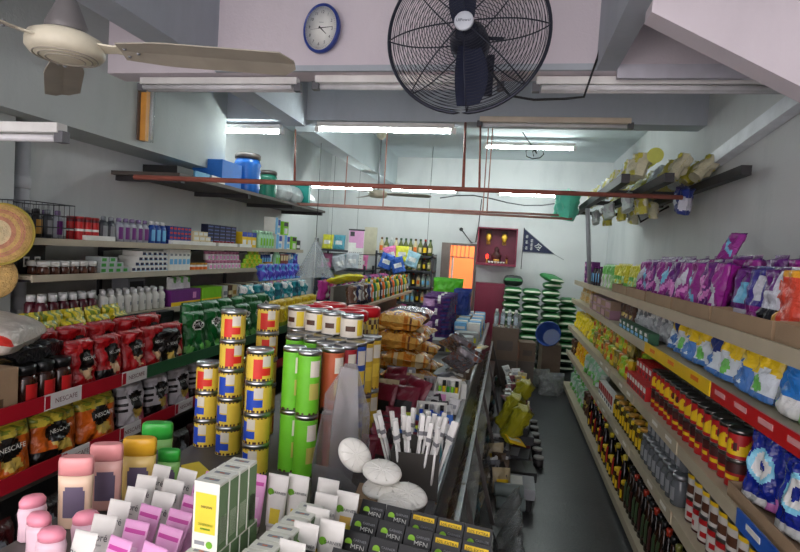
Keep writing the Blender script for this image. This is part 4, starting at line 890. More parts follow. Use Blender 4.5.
ysm = [pouch_kind('snack_packet', 'dull yellow packet', .2, .17, .08, foil('mustard', (206, 176, 50)), (lambda k: lambda u, v: FYB if (u-.2)**2+(v-.5)**2 < .1 else (foil('pack_green', (120, 140, 40)) if v < .25 else None))(k), seed=205+k) for k in range(2)]
for j in range(2): along(ysm, LEFTWALL, -1.93-.1*j, zu+.0, 4.2+.2*j, 5.6, 'far upper left counter'+(', front row', ', back row')[j], 'dull yellow packets', n=7-j, tilt=-.15, yaw=.15, s=1+.25*j)
FTE = foil('teal', (30, 140, 150))
tl = [pouch_kind('detergent_packet', n, .2, .17, .09, c, (lambda m: lambda u, v: m if sin(u*6)+cos(v*8) > .6 else None)(m), seed=210+i) for i, (n, c, m) in enumerate((('teal packet', FTE, FWH), ('dark teal packet', foil('petrol', (24, 90, 110)), FTE), ('grey violet packet', foil('greyviolet', (130, 126, 150)), FWH)))]
for j in range(2): along(tl[:2], LEFTWALL, -2.27+.02*j, zu+.17*j, 4.35, 5.9, 'far upper left counter, back'+(', lower layer', ', upper layer')[j], 'teal packets at the back of the counter', n=7, tilt=-.15, yaw=.2)
along(fb_[1], LEFTWALL, -2.35, zu+.345, 4.9, 5.9, 'on top of the teal packets', 'blue violet packets on the teal packets', n=6, tilt=-.2, yaw=.15, s=1.0)
along(tl[2], LEFTWALL, -1.96, zu, 5.65, 6.05, 'far end of upper left counter', 'grey violet packets', n=2, yaw=.2)
# lower tier
orp = [coffee('o', 'orange coffee packet with black badge', COG, 5+k, .24, .2) for k in range(2)]
along(orp, LEFTWALL, -1.93, zl, 1.42, 2.42, 'lower left counter', 'orange coffee packets on the lower left counter', n=4, tilt=-.1, yaw=.06)
whp = [coffee('w', 'grey white coffee packet with black badge', COW, 8+k, .19, .215) for k in range(2)]
along(whp, LEFTWALL, -1.93, zl, 2.44, 3.3, 'lower left counter', 'grey white coffee packets on the lower left counter', n=4, tilt=-.1, yaw=.06)
along(whp, LEFTWALL, -2.08, zl, 2.4, 3.3, 'lower left counter, back row', 'grey white coffee packets in the back row', n=4, tilt=-.05, yaw=.06, s=1.08)
dk = [pouch_kind('coffee_packet', n, .22, .24, .1, foil(m, c), lambda u, v: FG3 if (u-.1)**2+(v-.5)**2 < .08 else None, seed=216+i) for i, (n, m, c) in enumerate((('dark packet', 'dim_brown', (46, 36, 34)), ('dark red packet', 'dim_red', (80, 26, 28))))]
along(dk, LEFTWALL, -1.95, .201, 1.4, 3.4, 'bottom left counter shelf', 'dark packets on the bottom shelf', n=8, tilt=-.1, yaw=.1)
# overhead shelf with water drums
q = [at_x(205, 181, -2.5), at_x(308, 207, -2.5)]
zs = (q[0].z+q[1].z)/2
b = MB(); b.box((XL+.002, 3.75, zs-.02), (-2.5, 7.1, zs+.01), mat('plank_dark', (84, 76, 70), .6)); 
for y in (3.8, 4.9, 6.0, 7.0): b.box((XL+.002, y, zs-.06), (-2.52, y+.05, zs-.021), RK)
solid('overhead_shelf', b, 'long overhead plank shelf on the left wall carrying blue drums', 'shelf')
DBL = pls('drum_blue', (30, 96, 176), .25); DGN = pls('drum_green', (28, 104, 84), .25); DLD = pls('drum_lid', (70, 62, 60))
def drum(n, m):
    b = MB(); b.lathe([(.10, 0), (.115, .01)]+[(.118+(.006 if i % 2 else -.004), .03+.26*i/10) for i in range(11)]+[(.105, .31), (.1, .32)], m, 32)
    for i in range(3): b.tube([(.125*cos(a*pi/12+i), .125*sin(a*pi/12+i), .1+.015*a-.02*i) for a in range(9)], .004, SKY if m is DBL else FLG, 5)
    l = MB(); l.lathe([(.11, .315), (.118, .32), (.118, .355), (.1, .37), (.002, .37)], DLD, 32)
    return Kind('plastic_drum', 'drum', n, None, [('drum_body', b.mesh('drum_body'), []), ('lid', l.mesh('lid'), [])], w=.24, h=.37)
d1, d2 = drum('blue plastic drum with dark lid', DBL), drum('green plastic drum with dark lid', DGN)
zt = zs+.011
put(d1, (-2.68, 5.02+.15, zt), 0, 'blue plastic drum with dark lid, second on the overhead left shelf', s=1.1)
put(d2, (-2.66, 5.62, zt), .5, 'green plastic drum with dark lid on the overhead left shelf', s=.82)
put(carton_kind('blue_carton', 'flat blue box', .36, .3, .24, pap('crate_blue', (36, 110, 196))), (-2.75, 4.72, zt), LEFTWALL, 'plain blue box beside the blue drum on the overhead left shelf')
WRP = foil('bale_white', (206, 214, 216))
for i, (y, l) in enumerate(((6.0, 'nearer'), (6.35, 'middle'), (6.8, 'farther'))):
    put(Kind('tissue_bale', 'bale', 'x', sack_mesh(.36, .33, .26, WRP, WRP, 30+i)), (-2.74, y, zt), LEFTWALL+.05, 'white wrapped tissue bale on the overhead left shelf, '+l, s=(1, 1, 1-.12*i))
b = MB(); b.box((-.03, -.2, 0), (.03, .2, .28), pap('bale_teal', (20, 150, 140)))
solid('teal_packet', b, 'teal packet standing between the white bales on the overhead left shelf', 'packet', (-2.74, 6.58, zt), LEFTWALL)
for i, y in enumerate((3.9, 4.15, 4.4)): put(carton_kind('flat_box', 'flat dark box', .22, .3, .06, (BLACK, SKY, WHITE)[i]), (-2.7, y, zt), LEFTWALL, ('black', 'light blue', 'white')[i]+' flat box at the near end of the overhead left shelf')
# ================================================================== centre island
TZ = .79; tz = TZ+.001
TBL = mat('table_laminate', (96, 92, 88), .5); TBS = mat('table_side', (58, 54, 54), .6)
t = MB(); t.box((-1.25, 1.46, TZ-.03), (-.215, 7.2, TZ), TBL); s1 = MB(); s1.box((-1.22, 1.5, 0), (-1.19, 7.15, TZ-.03), TBS); s2 = MB(); s2.box((-.30, 1.5, 0), (-.27, 7.15, TZ-.03), TBS)
e1 = MB(); e1.box((-1.19, 1.5, 0), (-.30, 1.53, TZ-.03), TBS); e2 = MB(); e2.box((-1.19, 7.12, 0), (-.30, 7.15, TZ-.03), TBS)
r1 = MB(); r1.box((-.215, 1.46, TZ-.035), (-.19, 7.2, TZ+.012), STEEL)
group_thing('display_table', 'long grey display table with a steel edge in the middle of the shop', 'table', [('table_top', t), ('side_panel', s1), ('side_panel', s2), ('end_panel', e1), ('end_panel', e2), ('edge_rail', r1)])
t = MB(); t.box((-1.22, .93, .80), (.0, 1.455, .83), TBL); s1 = MB(); s1.box((-1.2, .95, 0), (-.02, 1.45, .80), TBS)
group_thing('display_stand', 'dark display stand at the front end of the centre table', 'stand', [('stand_top', t), ('stand_body', s1)])
FZ = .831
# shampoo bottles
def shamp(look, base, cap, h=.2, w=1.0):
    return bottle_kind('shampoo_bottle', look, [(.036, 0), (.042, .006), (.043, .05), (.044, .12), (.045, h-.05)], [(.045, h-.049), (.0455, h-.014), (.0435, h-.004), (.038, h)], pls(*base), pls(*cap), label=lambda u, v: None if (v > .82 and abs(u-.5) > .3) else (pap('bottle_label', (104, 92, 116)) if .12 < u < .88 else None), sx=1.0*w, sy=.42, pw=2.6, lz=(.22, .8), la=(-2.35, -.8), seg=36)
PK1, PK2 = ('cream_pink', (238, 206, 178)), ('cap_pink', (240, 160, 160))
s_p, s_p2 = shamp('pale pink shampoo bottle with pink cap', PK1, PK2), shamp('rosy shampoo bottle with pink cap', ('rosy', (232, 180, 170)), PK2)
s_y, s_g = shamp('yellow shampoo bottle with amber cap', ('butter', (232, 200, 120)), ('cap_amber', (236, 180, 50))), shamp('green shampoo bottle with bright green cap', ('sage', (140, 196, 110)), ('cap_green', (60, 180, 70)))
for k, x, y, l, a in ((s_p, -1.135, 1.285, 'first of the row from the near end', -.55), (s_p2, -1.13, 1.395, 'second of the row, beside the yellow one', -.5), (s_y, -1.105, 1.51, 'between pink and green bottles', -.55), (s_g, -1.145, 1.655, 'last of the bottle row at the far end', -.55)):
    b0 = FZ if y < 1.45 else tz
    put(k, (x, y if not 1.44 < y < 1.5 else y, b0), a+.9, k.look+', '+l, s=1 if y < 1.45 else 1.12)
put(s_g, (-1.06, 1.60, tz), .3, 'green shampoo bottle behind the yellow one, mostly hidden', s=.8)
lot = bottle_kind('lotion_bottle', 'pink rounded lotion bottle', [(.032, 0), (.038, .006), (.036, .05), (.04, .09), (.036, .108)], [(.036, .107), (.037, .125), (.028, .138), (.012, .142)], pls('lotion_pink', (236, 200, 212)), pls('lotion_cap', (240, 150, 170)), sx=1, sy=.7)
for i, (x, y) in enumerate(((-1.10, 1.13), (-1.015, 1.08), (-1.0, 1.17), (-1.19, 1.2))): put(lot, (x, y, FZ), .3*i, 'pink rounded lotion bottle in front of the shampoo row, '+('leftmost at the front', 'middle of the front three', 'nearest the white tubes', 'behind at the left')[i], s=.84)
# face wash tubes
GD = pap('logo_green', (110, 170, 40)); TXT = pap('ink', (60, 60, 66)); LY = pap('lemon_print', (232, 206, 60)); PKT = pls('tube_pink', (226, 160, 206)); WHT = pls('tube_white', (226, 222, 216)); WCP = pls('tube_cap', (214, 208, 200))
tb = squeeze_tube('face_wash_tube', 'white face wash tube with black lettering', .074, .165, WHT, WCP, text=[('Bioré', .026, TXT, -.02, .62), ('facial foam', .008, TXT, -.05, .5)])
tk = squeeze_tube('face_wash_tube', 'pink face wash tube', .074, .165, PKT, WCP, prints=[(-.8, .8, .8, .88, pap('deep_pink', (190, 60, 150))), (-.6, .35, .6, .6, pap('soft_pink', (236, 190, 220)))])
tpg = squeeze_tube('face_wash_tube', 'pink tube with green dot logo', .074, .165, PKT, WCP, prints=[(-.3, .3, .7, .5, PNK)], text=[('o', .011, GD, -.2, .66), ('GARNIER', .011, TXT, .16, .66)])
tw = squeeze_tube('face_wash_tube', 'white tube with green dot logo', .066, .165, WHT, WCP, prints=[(-.2, .1, .6, .38, LY)], text=[('o', .01, GD, -.25, .66), ('GARNIER', .011, TXT, .15, .66)])
tly = squeeze_tube('face_wash_tube', 'white and yellow tube', .066, .165, WHT, WCP, prints=[(-.7, .18, .8, .42, LY), (-.5, .3, .6, .34, GD), (-.5, .24, .5, .27, TXT), (-.3, .46, .7, .55, pap('peach', (236, 190, 90)))], text=[('o', .011, GD, -.22, .68), ('GARNIER', .011, TXT, .16, .68)])
cols = [-.89, -.81, -.73]
pat_ = [[tb, tk, tpg], [tb, tk, tk], [tb, tk, tk], [tb, tb, tk], [tb, tb, tk], [tb, tb, tk]]
for r_ in range(6):
    for c_ in range(3):
        k = pat_[r_][c_]
        rest(k, (cols[c_]+.006*(r_ % 2)-.016*r_, 1.0+.075*r_, FZ+.002), Euler((-.32, .05*(c_-1), -.12+R.uniform(-.08, .08))), '%s, left display, %s row from front, %s from left' % (k.look, ordn(r_), ordn(c_)), 'tubes in the left tube display', .9)
yb1 = carton_kind('face_wash_box', 'yellow face wash box lying flat', .06, .16, .04, LY)
put(yb1, (-.95, 1.6, tz+.06), .9, 'flat yellow box behind the left tube display', s=1); put(carton_kind('cardboard_box', 'small carton', .1, .16, .058, CARD), (-.95, 1.6, tz), .9, 'small brown carton under the flat yellow box')
# boxes of face wash in the middle
GW, GS_ = pap('box_white', (226, 226, 214)), pap('box_green_side', (110, 138, 96))
gb2 = carton(.062, .034, .15, GW, prints=[(.08, .25, .9, .84, LY), (.3, .62, .75, .66, TXT), (.22, .36, .8, .4, GD), (.3, .30, .7, .33, GD), (.1, .07, .5, .13, GREY)], side=[(0, .0, 1, .96, GS_), (.15, .1, .9, .5, pap('side_print', (176, 190, 160)))], top=[(.2, .35, .8, .65, GREY), (.4, .42, .6, .55, ORG)], name='face_wash_box')
bmx = MB(); bmx.disc(.009, GD, FR(.0, 0, 0))
gk = Kind('face_wash_box', 'box', 'tall white and yellow face wash box', gb2, [('logo_dot', (lambda b: (b.disc(.008, GD, FR(.012, -.0182, .014)), b.mesh('logo_dot'))[1])(MB()), [])], w=.062, d=.034, h=.15)
for r_ in range(9):
    y = .985+.0405*r_
    put(gk, (-.505+.006*r_, y, FZ), -.06, 'white and yellow face wash box, lower right row, %s from the front' % ordn(r_), 'face wash boxes in the lower row')
for r_ in range(5):
    put(gk, (-.605+.004*r_, 1.045+.0375*r_, FZ), -.06, 'white and yellow face wash box, lower layer of the stack, %s from front' % ordn(r_), 'face wash boxes under the upright stack')
for r_ in range(4):
    put(gk, (-.600+.004*r_, 1.065+.0375*r_, FZ+.1505), -.06, 'tall white and yellow face wash box, upper layer, %s from the front' % ordn(r_), 'face wash boxes in the upper stack')
bkc = pouch('' or .12, .16, .05, foil('black_bag', (24, 24, 28)), None, 191)
put(Kind('black_pouch', 'pouch', 'x', bkc), (-.672, .985, FZ), .3, 'crumpled black plastic bag left of the tall yellow and white boxes', s=.6)
# right tube group
for i, (x, y, k) in enumerate(((-.44, 1.0, tw), (-.43, 1.085, tw), (-.43, 1.17, tw), (-.43, 1.25, tw), (-.435, 1.33, tw), (-.385, 1.36, tly), (-.375, 1.2, tw), (-.46, 1.42, tw))):
    rest(k, (x, y, FZ+.001), Euler((-.2, 0, -.12)), k.look+', right tube display, '+('at the very front', 'second in the left file', 'third in the left file', 'fourth in the left file', 'fifth in the left file', 'tall one beside the black packets', 'half hidden behind the front tube', 'farthest back')[i])
for i, (x, y) in enumerate(((-.665, 1.40), (-.60, 1.415), (-.545, 1.43))):
    k = (tk, tw, tw)[i]; rest(k, (x, y, FZ+.001), Euler((-.1, 0, -.1)), k.look+' behind the tall boxes, '+('left', 'middle', 'right')[i], s=1.0)
wbx2 = carton_kind('toiletry_box', 'white box', .09, .05, .17, WHITE, prints=[(.1, .1, .9, .4, PNK)])
# black sachet boxes for men
MBK = pls('men_black', (15, 15, 17), .4)
def men(extra):
    w_, h_ = .07, .135
    b = MB(); b.prism([(-w_/2, -.012, 0), (w_/2, -.012, 0), (w_/2, .012, 0), (-w_/2, .012, 0)], (0, 0, .004), MBK)
    n = 8
    for j in range(n):
        t0, t1 = j/n, (j+1)/n
        for s_ in (-1, 1):
            d0, d1 = .012*(1-t0**2)+.0012, .012*(1-t1**2)+.0012
            q = [(-w_/2, s_*d0, t0*h_), (w_/2, s_*d0, t0*h_), (w_/2, s_*d1, t1*h_), (-w_/2, s_*d1, t1*h_)]
            b.quad(q if s_ < 0 else q[::-1], MBK)
            b.quad([(s_*w_/2, -d0, t0*h_), (s_*w_/2, d0, t0*h_), (s_*w_/2, d1, t1*h_), (s_*w_/2, -d1, t1*h_)][::s_], MBK)
    b.quad([(-w_/2, -.0012, h_), (w_/2, -.0012, h_), (w_/2, .0012, h_), (-w_/2, .0012, h_)], MBK)
    tl_ = math.atan(.016/h_)
    M = lambda x, z: FRt(x, -.012*(1-(z/h_)**2)-.0022, z, -.16)
    zl_ = .094 if extra else .110; LG2 = pap('men_lime', (150, 206, 60)); b.disc(.0095, LG2, M(-.016, zl_)); b.disc(.004, GD, M(-.014, zl_+.0015) @ Matrix.Translation((0, 0, .0003)))
    b.text('MEN', .018, WHITE, M(.010, zl_-.008)); b.text('GARNIER', .0085, GREY, M(.013, zl_+.007)); b.rect(-.025, -.003, .025, -.001, DGREY, M(0, .06))
    if extra: b.rect(-.029, -.008, .029, .0085, YEL, M(0, .119)); b.text('50% EXTRA', .0105, BLACK, M(0, .1195) @ Matrix.Translation((0, 0, .0006)))
    return Kind('face_wash_packet', 'packet', 'black packet with lime dot'+(' and yellow tag' if extra else ''), b.mesh('face_wash_packet'), w=w_, d=.026, h=h_)
mk, mkx = men(0), men(1)
for r_ in range(5):
    for c_ in range(5):
        x = -.325+.0725*c_; y = 1.40-.086*r_-.012*c_
        if x > -.02: continue
        if r_ in (3, 4) and c_ == 0: pass
        ex = (c_ == 3 and r_ in (0, 1)) or (c_ == 4 and r_ in (0, 1)) or (c_ == 2 and r_ == 0)
        k = mkx if ex else mk
        rest(k, (x, y-.02, FZ+.001), Euler((-.42, 0, -.16)), '%s, %s row from back, %s from left' % (k.look, ordn(r_), ordn(c_)), 'black packets in the front display', s=1.0)
for i, (x, y) in enumerate(((-.40, 1.10), (-.41, 1.03), (-.38, .96))):
    rest(mk, (x, y, FZ+.001), Euler((-.35, 0, -.1)), mk.look+' beside the white tubes, '+('back', 'middle', 'front')[i])
# tins with chequered rims
TY, TR, TBU, TWT, TOR = pap('tin_yellow', (232, 200, 70)), pap('tin_red', (222, 46, 30)), pap('tin_blue', (30, 74, 190)), pap('tin_white', (224, 216, 200)), pap('tin_orange', (196, 96, 40))
def chk(col, k):
    def f(a, v):
        if v < .1 or v > .9: return CK if int(a*36/(2*pi)/1.0) % 2 == (v > .9) else TY
        b = (a+k*.6) % pi
        if .35 < b < 1.05 and v < .80: return col
        if 1.05 <= b < 1.7 and v > .5: return TWT if v > .55 else TY
        if 1.05 <= b < 1.7 and .2 < v < .5 and col is not TY: return col
        return TY
    return f
tins_ = [can_kind('milk_tin', n, .048, .117, TY, chk(c, i), TIN, lidr=1.05, seg=44) for i, (n, c) in enumerate((('yellow tin with red panel', TR), ('yellow tin with blue panel', TBU), ('yellow tin with orange panel', TOR)))]
colm = [(-1.205, 2.07, [1, 1, 0], 'leftmost column'), (-1.075, 2.02, [1, 1, 1, 0, 0], 'tall second column'), (-.885, 1.88, [1, 1, 1, 0], 'front third column'), (-1.045, 2.28, [2, 2, 1, 0, 0], 'tall column behind'), (-.79, 2.05, [2, 2, 2], 'orange column'), (-1.16, 2.20, [0, 1, 1], 'column behind leftmost'), (-1.13, 2.36, [0, 0, 0], 'rear left column')]
for x, y, st, l in colm:
    for j, ki in enumerate(st): put(tins_[ki], (x, y, tz+.1175*j), -.35-.25*((j+ki) % 3), '%s in the %s of tins, %s from the bottom' % (tins_[ki].look, l, ordn(j)), 'chequered milk tins on the centre table')
def tubecan(n, c, c2):
    def f(a, v):
        b = (a-.2) % pi
        if .6 < b < 1.5 and .62 < v < .88: return TWT
        if .6 < b < 1.5 and .25 < v < .55: return c2
        if v < .07: return CK if int(a*6) % 2 else c
        return None
    return can_kind('snack_canister', n, .043, .238, c, f, TIN, lidr=1.03, seg=32)
cgr = tubecan('tall green canister', pap('canister_green', (110, 196, 40)), pap('canister_tan', (190, 180, 90)))
cot = [tubecan('tall '+n+' canister', pap('canister_'+n, c), TY) for n, c in (('orange', (190, 90, 50)), ('red', (170, 30, 40)), ('blue', (40, 80, 170)), ('yellow', (206, 170, 50)), ('grey', (150, 146, 140)))]
spots = [(-.70, 1.905, cgr, 'front'), (-.775, 1.945, cgr, 'left of the front one'), (-.64, 2.005, cot[0], 'right side'), (-.615, 2.095, cot[1], 'right side'), (-.60, 2.185, cot[2], 'right side'), (-.59, 2.275, cot[3], 'right side'), (-.58, 2.37, cot[3], 'farthest on the right side'),
         (-.70, 2.10, cot[4], 'inner front'), (-.69, 2.195, cgr, 'inner middle'), (-.68, 2.29, cot[4], 'inner right'), (-.78, 2.165, cgr, 'inner left'), (-.775, 2.26, cot[4], 'inner rear'), (-.87, 2.19, cgr, 'left side'), (-.865, 2.285, cot[4], 'left rear'), (-.67, 2.385, cgr, 'rear right'), (-.765, 2.355, cot[0], 'rear middle'), (-.86, 2.38, cot[4], 'rear left'), (-.95, 2.39, cot[4], 'far left')]
for x, y, k, l in spots:
    for j in range(2): put(k, (x, y, tz+.2385*j), -.3, '%s, %s layer, %s of the canister block' % (k.look, ('lower', 'upper')[j], l), 'tall canisters on the centre table')
wtn = can_kind('snack_tin', 'white and yellow tin', .05, .098, TWT, lambda a, v: LY if 2.2 < (a+.9) % pi + 1.2 < 3.0 and .1 < v < .9 else (BRN if (a+.9) % pi < .9 and .3 < v < .6 else None), TIN, lidr=1.04)
for i, (x, y) in enumerate(((-.955, 2.42), (-.85, 2.375), (-.755, 2.335), (-.655, 2.29))): put(wtn, (x, y, tz+.4775), .2*i, 'white and yellow tin on top of the canisters, %s from the left' % ordn(i))
JR, JB = pls('jar_red_lid', (206, 20, 36)), pls('jar_clear', (196, 178, 120), .15)
def jarbig():
    b = MB(); b.lathe([(.078, 0), (.084, .01)]+[(.084, .02+.2*i/8) for i in range(9)]+[(.08, .235)], JB, 32, pat=lambda a, z: (TY if (int(z*40)+int(a*7)) % 3 == 0 else BRN if (int(z*40)+int(a*7)) % 3 == 1 else None))
    l = MB(); l.lathe([(.086, .232), (.09, .236), (.09, .275), (.082, .282), (.06, .282), (.055, .268), (.002, .268)], JR, 36)
    return Kind('sweet_jar', 'jar', 'large jar with red screw lid', None, [('jar_body', b.mesh('jar_body'), []), ('lid', l.mesh('lid'), [])], w=.18, h=.282)
jk = jarbig()
for i, (x, y) in enumerate(((-.93, 2.58), (-.74, 2.54), (-.93, 2.80), (-.73, 2.76))):
    for j in range(2): put(jk, (x, y, tz+.2825*j), .4*i, 'large jar with red screw lid, %s one, %s stack' % (('lower', 'upper')[j], ('near left', 'near right', 'far left', 'far right')[i]), 'red lidded jars')
# acrylic holder
ACR = mat('clear_acrylic', (150, 150, 152), .12, 0, .05, 6, trans=.55, alpha=.55)
def panel(pts, off, l='panel'): b = MB(); b.prism([Vector(p) for p in pts], off, ACR); return (l, b)
ps = [panel([(-.085, -.07, 0), (.075, -.07, 0), (.075, -.07, .09), (0, -.07, .16), (-.085, -.07, .17)], (0, .005, 0), 'front_panel'), panel([(-.09, -.065, 0), (-.09, .07, 0), (-.09, .07, .3), (-.09, -.065, .17)], (.005, 0, 0), 'side_panel'),
      panel([(.075, -.065, 0), (.075, .07, 0), (.075, .07, .22), (.075, -.065, .09)], (.005, 0, 0), 'side_panel'), panel([(-.085, .07, 0), (.075, .07, 0), (.075, .07, .3), (.02, .07, .47), (-.02, .07, .47), (-.085, .07, .36)], (0, .005, 0), 'back_panel'),
      panel([(-.05, .0, .02), (.02, .0, .02), (.05, .0, .2), (.03, .02, .46), (-.03, .02, .47), (-.045, .0, .3)], (0, .004, 0), 'divider'), panel([(-.085, -.065, 0), (.075, -.065, 0), (.075, .07, 0), (-.085, .07, 0)], (0, 0, .005), 'base')]
group_thing('acrylic_holder', 'smoky clear plastic leaflet holder between green canisters and white ovals', 'holder', ps, (-.49, 1.70, tz), .15)
# white oval packs
OVW = pls('oval_white', (226, 224, 216)); 
def oval():
    b = MB(); b.lathe([(.01, -.012), (.04, -.010), (.046, 0), (.044, .006), (.036, .011), (.02, .013), (.002, .013)], OVW, 36, 1.15, .85)
    i_ = MB()
    for a in range(5): t_ = a*pi/5; i_.tube([(.046*cos(t_)*k, .034*sin(t_)*k, .0135-.003*abs(k)) for k in (-1, -.5, 0, .5, 1)], .0022, OVW, 5)
    return Kind('powder_compact', 'compact', 'white oval compact', None, [('shell', b.mesh('shell'), []), ('ridge', i_.mesh('ridge'), [])], w=.1, h=.025)
ok_ = oval()
for (px, py, y, r, l) in ((355, 455, 1.60, (1.15, .75, .3), 'standing on edge beside the clear holder'), (382, 472, 1.58, (.5, .1, .2), 'tilted, upper of the stacked pair'), (382, 488, 1.585, (.35, -.1, .3), 'lower of the stacked pair'), (408, 496, 1.57, (.45, .15, -.2), 'rightmost, just behind the black packets'), (398, 503, 1.54, (.3, 0, .3), 'low one behind the black packets')):
    p = at_y(px, py, y); put(ok_, p, Euler(r), 'white oval compact, '+l, s=1.15)
put(carton_kind('cardboard_box', 'small brown carton', .13, .11, .12, CARD, prints=[(.1, .5, .7, .62, BRN)]), (-.345, 1.60, tz), .1, 'small brown carton under the white oval compacts')
# toothbrush box
bx = MB(); bx.box((-.085, -.055, 0), (.085, .055, .006), CARD)
for x0, y0, x1, y1 in ((-.085, -.055, .085, -.05), (-.085, .05, .085, .055), (-.085, -.05, -.08, .05), (.08, -.05, .085, .05)): bx.box((x0, y0, .006), (x1, y1, .17 if y0 < 0 else .2), pap('dark_card', (60, 56, 52)))
solid('display_box', bx, 'dark open box holding the white sticks on the centre table', 'box', (-.275, 1.88, tz), .1)
STK, STH = pls('stick_white', (226, 224, 220)), pls('stick_grey', (120, 120, 124))
def stick():
    b = MB(); b.tube([(0, 0, 0), (0, 0, .2)], .0045, STK, 8); h = MB(); h.box((-.008, -.006, .2), (.008, .006, .285), STK, bev=.003); g = MB(); g.box((-.0085, -.0065, .215), (.0085, .0065, .23), STH)
    return Kind('toothbrush', 'toothbrush', 'white stick', None, [('handle', b.mesh('handle'), []), ('head_cover', h.mesh('head_cover'), []), ('band', g.mesh('band'), [])], w=.016, h=.285)
sk = stick()
for r_ in range(3):
    for c_ in range(8):
        fx = (c_-3.5)/3.5
        put(sk, (-.275+fx*.062, 1.85+.032*r_, tz+.01), Euler((R.uniform(-.12, .14), fx*.27+R.uniform(-.06, .06), R.uniform(-.8, .8))), 'white toothbrush in the dark open box, %s row, %s from the left' % (('front', 'middle', 'back')[r_], ordn(c_)), 'white toothbrushes in the open box')
# mid clutter -------------------------------------------------------
small = [pouch_kind('small_packet', n+' small packet', .12, .16, .03, foil('small_'+n.replace(' ', '_'), c), (lambda k: lambda u, v: (WHITE, GREY, BLACK, YEL)[k % 4] if .35 < v < .6 and abs(u) < .7 else None)(i), seed=240+i, nu=12, nv=12) for i, (n, c) in enumerate((('blue', (50, 100, 180)), ('white', (206, 206, 206)), ('green', (70, 130, 70)), ('lime', (190, 206, 50)), ('grey', (110, 112, 118)), ('dark', (44, 42, 46)), ('maroon', (110, 24, 44)), ('beige', (176, 160, 126)), ('brown', (84, 66, 50)), ('teal', (40, 110, 120))))]
SN = ['blue', 'white', 'green', 'lime', 'grey', 'dark', 'maroon', 'beige', 'brown', 'teal']
def scatter(seq, x0, x1, y0, y1, z, n, rows, where, group, tilt=(-1.2, -.5), s=1.0, zj=0):
    for i in range(n):
        for r_ in range(rows):
            k = small[seq[(i*rows+r_*3+i//3) % len(seq)]]
            rest(k, (x0+(x1-x0)*((r_+.5)/rows)+R.uniform(-.02, .02), y0+(y1-y0)*(i+.5)/n, z+zj*(r_ % 2)), Euler((R.uniform(*tilt), R.uniform(-.2, .2), R.uniform(-.7, .7))), '%s %s, %s from near end, %s from left' % (k.look, where, ordn(i), ordn(r_)), group, s*R.uniform(.85, 1.1))
scatter([6, 5, 6, 6], -.51, -.43, 1.98, 2.5, tz, 8, 2, 'right of canisters', 'maroon packets right of the canisters', (-.4, -.05), .8)
scatter([6, 6, 7, 6], -.60, -.44, 2.55, 2.95, tz, 4, 2, 'beside the red jars', 'maroon packets beside the jars', (-.6, -.2), 1.3)
scatter([0, 2, 1, 0, 3, 1, 5, 9, 4, 6], -.43, -.22, 2.0, 2.54, tz, 9, 4, 'behind the toothbrushes', 'small packets behind the toothbrushes', (-.5, -.1), .62)
p = at_z(443, 422, TZ)
def penbox(n, lab, x, y, w, h, base, pr, pens, rz=0, d=.1):
    b = MB(); b.box((-w/2, -d/2, 0), (w/2, d/2, .004), base)
    b.box((-w/2, -d/2, .004), (w/2, -d/2+.004, h*.8), base); b.box((-w/2, d/2-.004, .004), (w/2, d/2, h*1.25), base)
    for x0 in (-w/2, w/2-.004): b.prism([(x0, -d/2+.004, .004), (x0, d/2-.004, .004), (x0, d/2-.004, h*1.25), (x0, -d/2+.004, h*.8)], (.004, 0, 0), base)
    for (x0, z0, x1, z1, m) in pr: b.rect((x0-.5)*w, z0*h, (x1-.5)*w, z1*h, m, FR(0, -d/2-.0008, 0))
    solid('display_box', b, lab, 'box', (x, y, tz), rz)
    for i in range(len(pens)):
        c = MB(); c.tube([(0, 0, 0), (0, 0, h*.9)], .009, pens[i], 8); c2 = MB(); c2.tube([(0, 0, h*.9), (0, 0, h*1.15)], .0095, (WHITE, BLACK, GREY)[i % 3], 8)
        put(Kind('marker_pen', 'pen', 'pen', None, [('barrel', c.mesh('barrel'), []), ('cap', c2.mesh('cap'), [])]), (x+cos(rz)*w*((i+.5)/len(pens)-.5)*.85, y+sin(rz)*w*((i+.5)/len(pens)-.5)*.85, tz+.006), Euler((-.15, 0, rz)), 'pen in %s, %s from the left' % (n, ordn(i)), 'pens in '+n)
penbox('the blue printed box', 'white box with blue print behind the toothbrushes', -.32, 2.62, .15, .10, WHITE, [(.05, .1, .3, .6, BLU), (.37, .1, .62, .6, BLU), (.7, .1, .95, .6, BLU)], [TBU, WHITE, TBU, WHITE, TBU], .1)
penbox('the tall white box', 'tall white display box right of the gold bags', -.57, 3.08, .17, .15, GREY, [(.1, .1, .9, .7, WHITE)], [BLACK, MAR, BLACK, GREY], .1)
penbox('the grey open box', 'grey open display box next to the tall white one', -.42, 3.02, .12, .13, pap('warm_grey', (150, 142, 140)), [(.1, .2, .9, .8, GREY)], [BLACK, NAVY, BLACK], .0)
penbox('the white box of green pens', 'white display box of green pens on the centre table', -.285, 3.02, .14, .13, WHITE, [(.1, .2, .5, .7, PNK)], [LIME, YEL, GRN, LIME, YEL], -.05)
put(carton_kind('small_carton', 'white carton', .1, .08, .1, WHITE), (-.25, 3.25, tz), .2, 'small white carton at the rail behind the green pens')
scatter([1, 4, 0, 5, 8, 4], -.42, -.23, 2.72, 2.95, tz, 3, 3, 'before the display boxes', 'small packets in front of the boxes', (-.9, -.3), .6)
cup = MB(); cup.lathe([(.03, 0), (.04, .1), (.038, .1), (.028, .006)], pls('cup_blue', (20, 90, 190)), 24); solid('plastic_cup', cup, 'blue plastic cup behind the display boxes', 'cup', (-.5, 3.3, tz))
